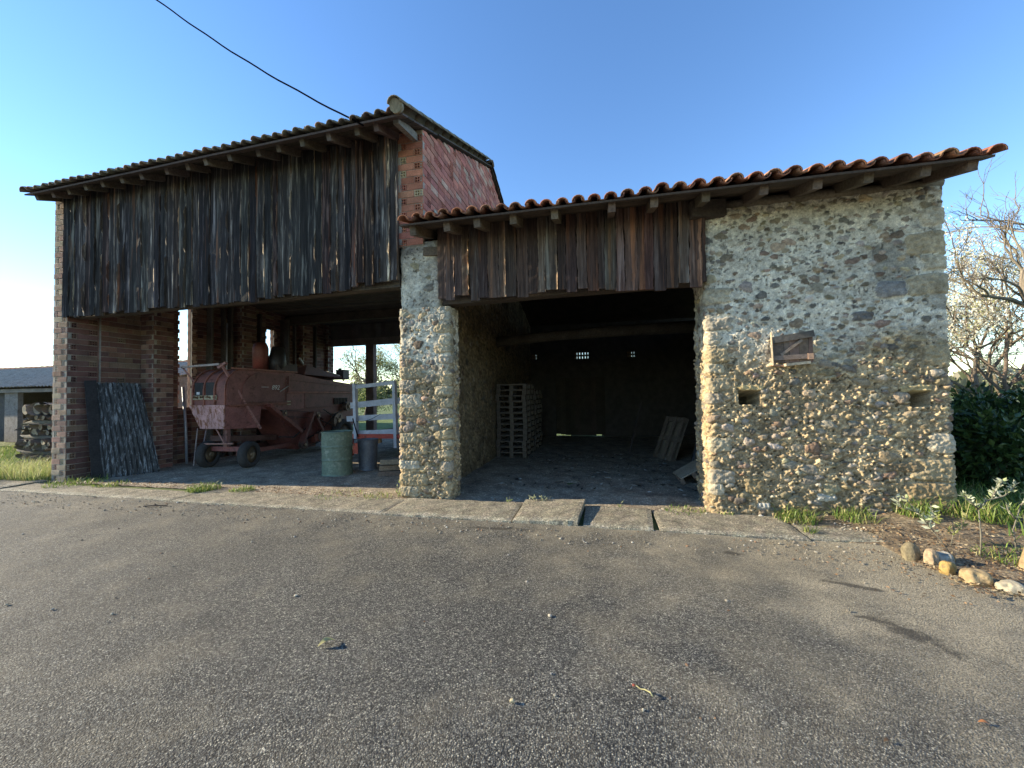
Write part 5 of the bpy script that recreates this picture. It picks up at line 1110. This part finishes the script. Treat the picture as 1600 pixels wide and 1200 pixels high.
tag(leaves('leaf_litter', P, a, .03, [(.2,.12,.07), (.26,.18,.11), (.12,.08,.05)], M['leaf'], asp=.4), 'dry leaf litter along the back of the slabs', 'litter', kind='stuff')
P = scatter(260, 1.2, 4.4, .8, 4.5); a = rng.normal(size=(len(P), 3)); a[:, 2] *= .15; P[:, 2] += .02
tag(leaves('straw_litter', P, a, .09, [(.05,.045,.04), (.09,.08,.065), (.3,.3,.28)], M['leaf'], asp=.3), 'dark scraps and straw strewn over the floor of the dark bay', 'litter', kind='stuff')
for (x, y, ang, L, col, nm, lab, cat) in ((1.24,-3.21,.9,.10,(.45,.42,.2),'fallen_leaf','curled yellow-green leaf lying alone on the asphalt left of centre','leaf'), (4.05,-3.26,.3,.035,(.12,.08,.05),'fallen_leaf','small dark leaf on the asphalt at lower right','leaf'), (4.52,-3.06,-.2,.04,(.4,.18,.08),'fallen_leaf','orange-brown leaf on the asphalt at lower right','leaf'), (3.9,-3.5,.6,.025,(.45,.2,.09),'fallen_leaf','small reddish leaf nearest the bottom edge','leaf')):
    mb = MB(); nseg = 8; V = []
    for i in range(nseg+1):
        t_ = i/nseg; w_ = L*.22*math.sin(math.pi*min(1, t_*1.02+.02))**.8; zc = .012+L*.14*math.sin(t_*3.14)
        for s_, u_ in ((-1, .035), (0, 0), (1, .035)): V.append((L*t_, s_*w_, zc+abs(s_)*w_*.6))
    F = [(i*3+k, (i+1)*3+k, (i+1)*3+k+1, i*3+k+1) for i in range(nseg) for k in range(2)]
    mb.add(V, F, col, 0, True); o = mb.build(nm, M['leaf']); o.location = (x, y, 0); o.rotation_euler.z = ang; tag(o, lab, cat)
mb = MB(); mb.tube([(-.035,.03,.012), (-.01,.01,.010), (.01,-.0,.018), (.035,-.02,.022), (.045,-.035,.014)], [.002,.003,.004,.004,.004], 7, (.33,.31,.16)); mb.tube([(-.05,.035,.008), (-.035,.03,.01)], .006, 6, (.25,.07,.05)); o = mb.build('twig', M['bark']); o.location = (3.09,-3.17,.0); o.scale = (.95,.95,.95); tag(o, 'pale crooked twig with a dark red end on the asphalt right of centre', 'twig')
mb = MB(); rock(mb, (0,0,0), (.012,.010,.008), 5, (.5,.44,.28)); o = mb.build('pebble', M['rock']); o.location = (2.465,-3.367,.01); tag(o, 'single cream pebble on the asphalt at the bottom centre', 'pebble')
mb = MB(); mb.beam((0,0,.01), (.30,.09,.016), .02, .012, (.06,.05,.045), nseg=4, jit=.003); o = mb.build('stick', M['bark']); o.location = (-3.35,-1.05,0); tag(o, 'short dark stick lying on the asphalt before the harvester', 'stick')
print('verts', sum(len(m.vertices) for m in bpy.data.meshes))
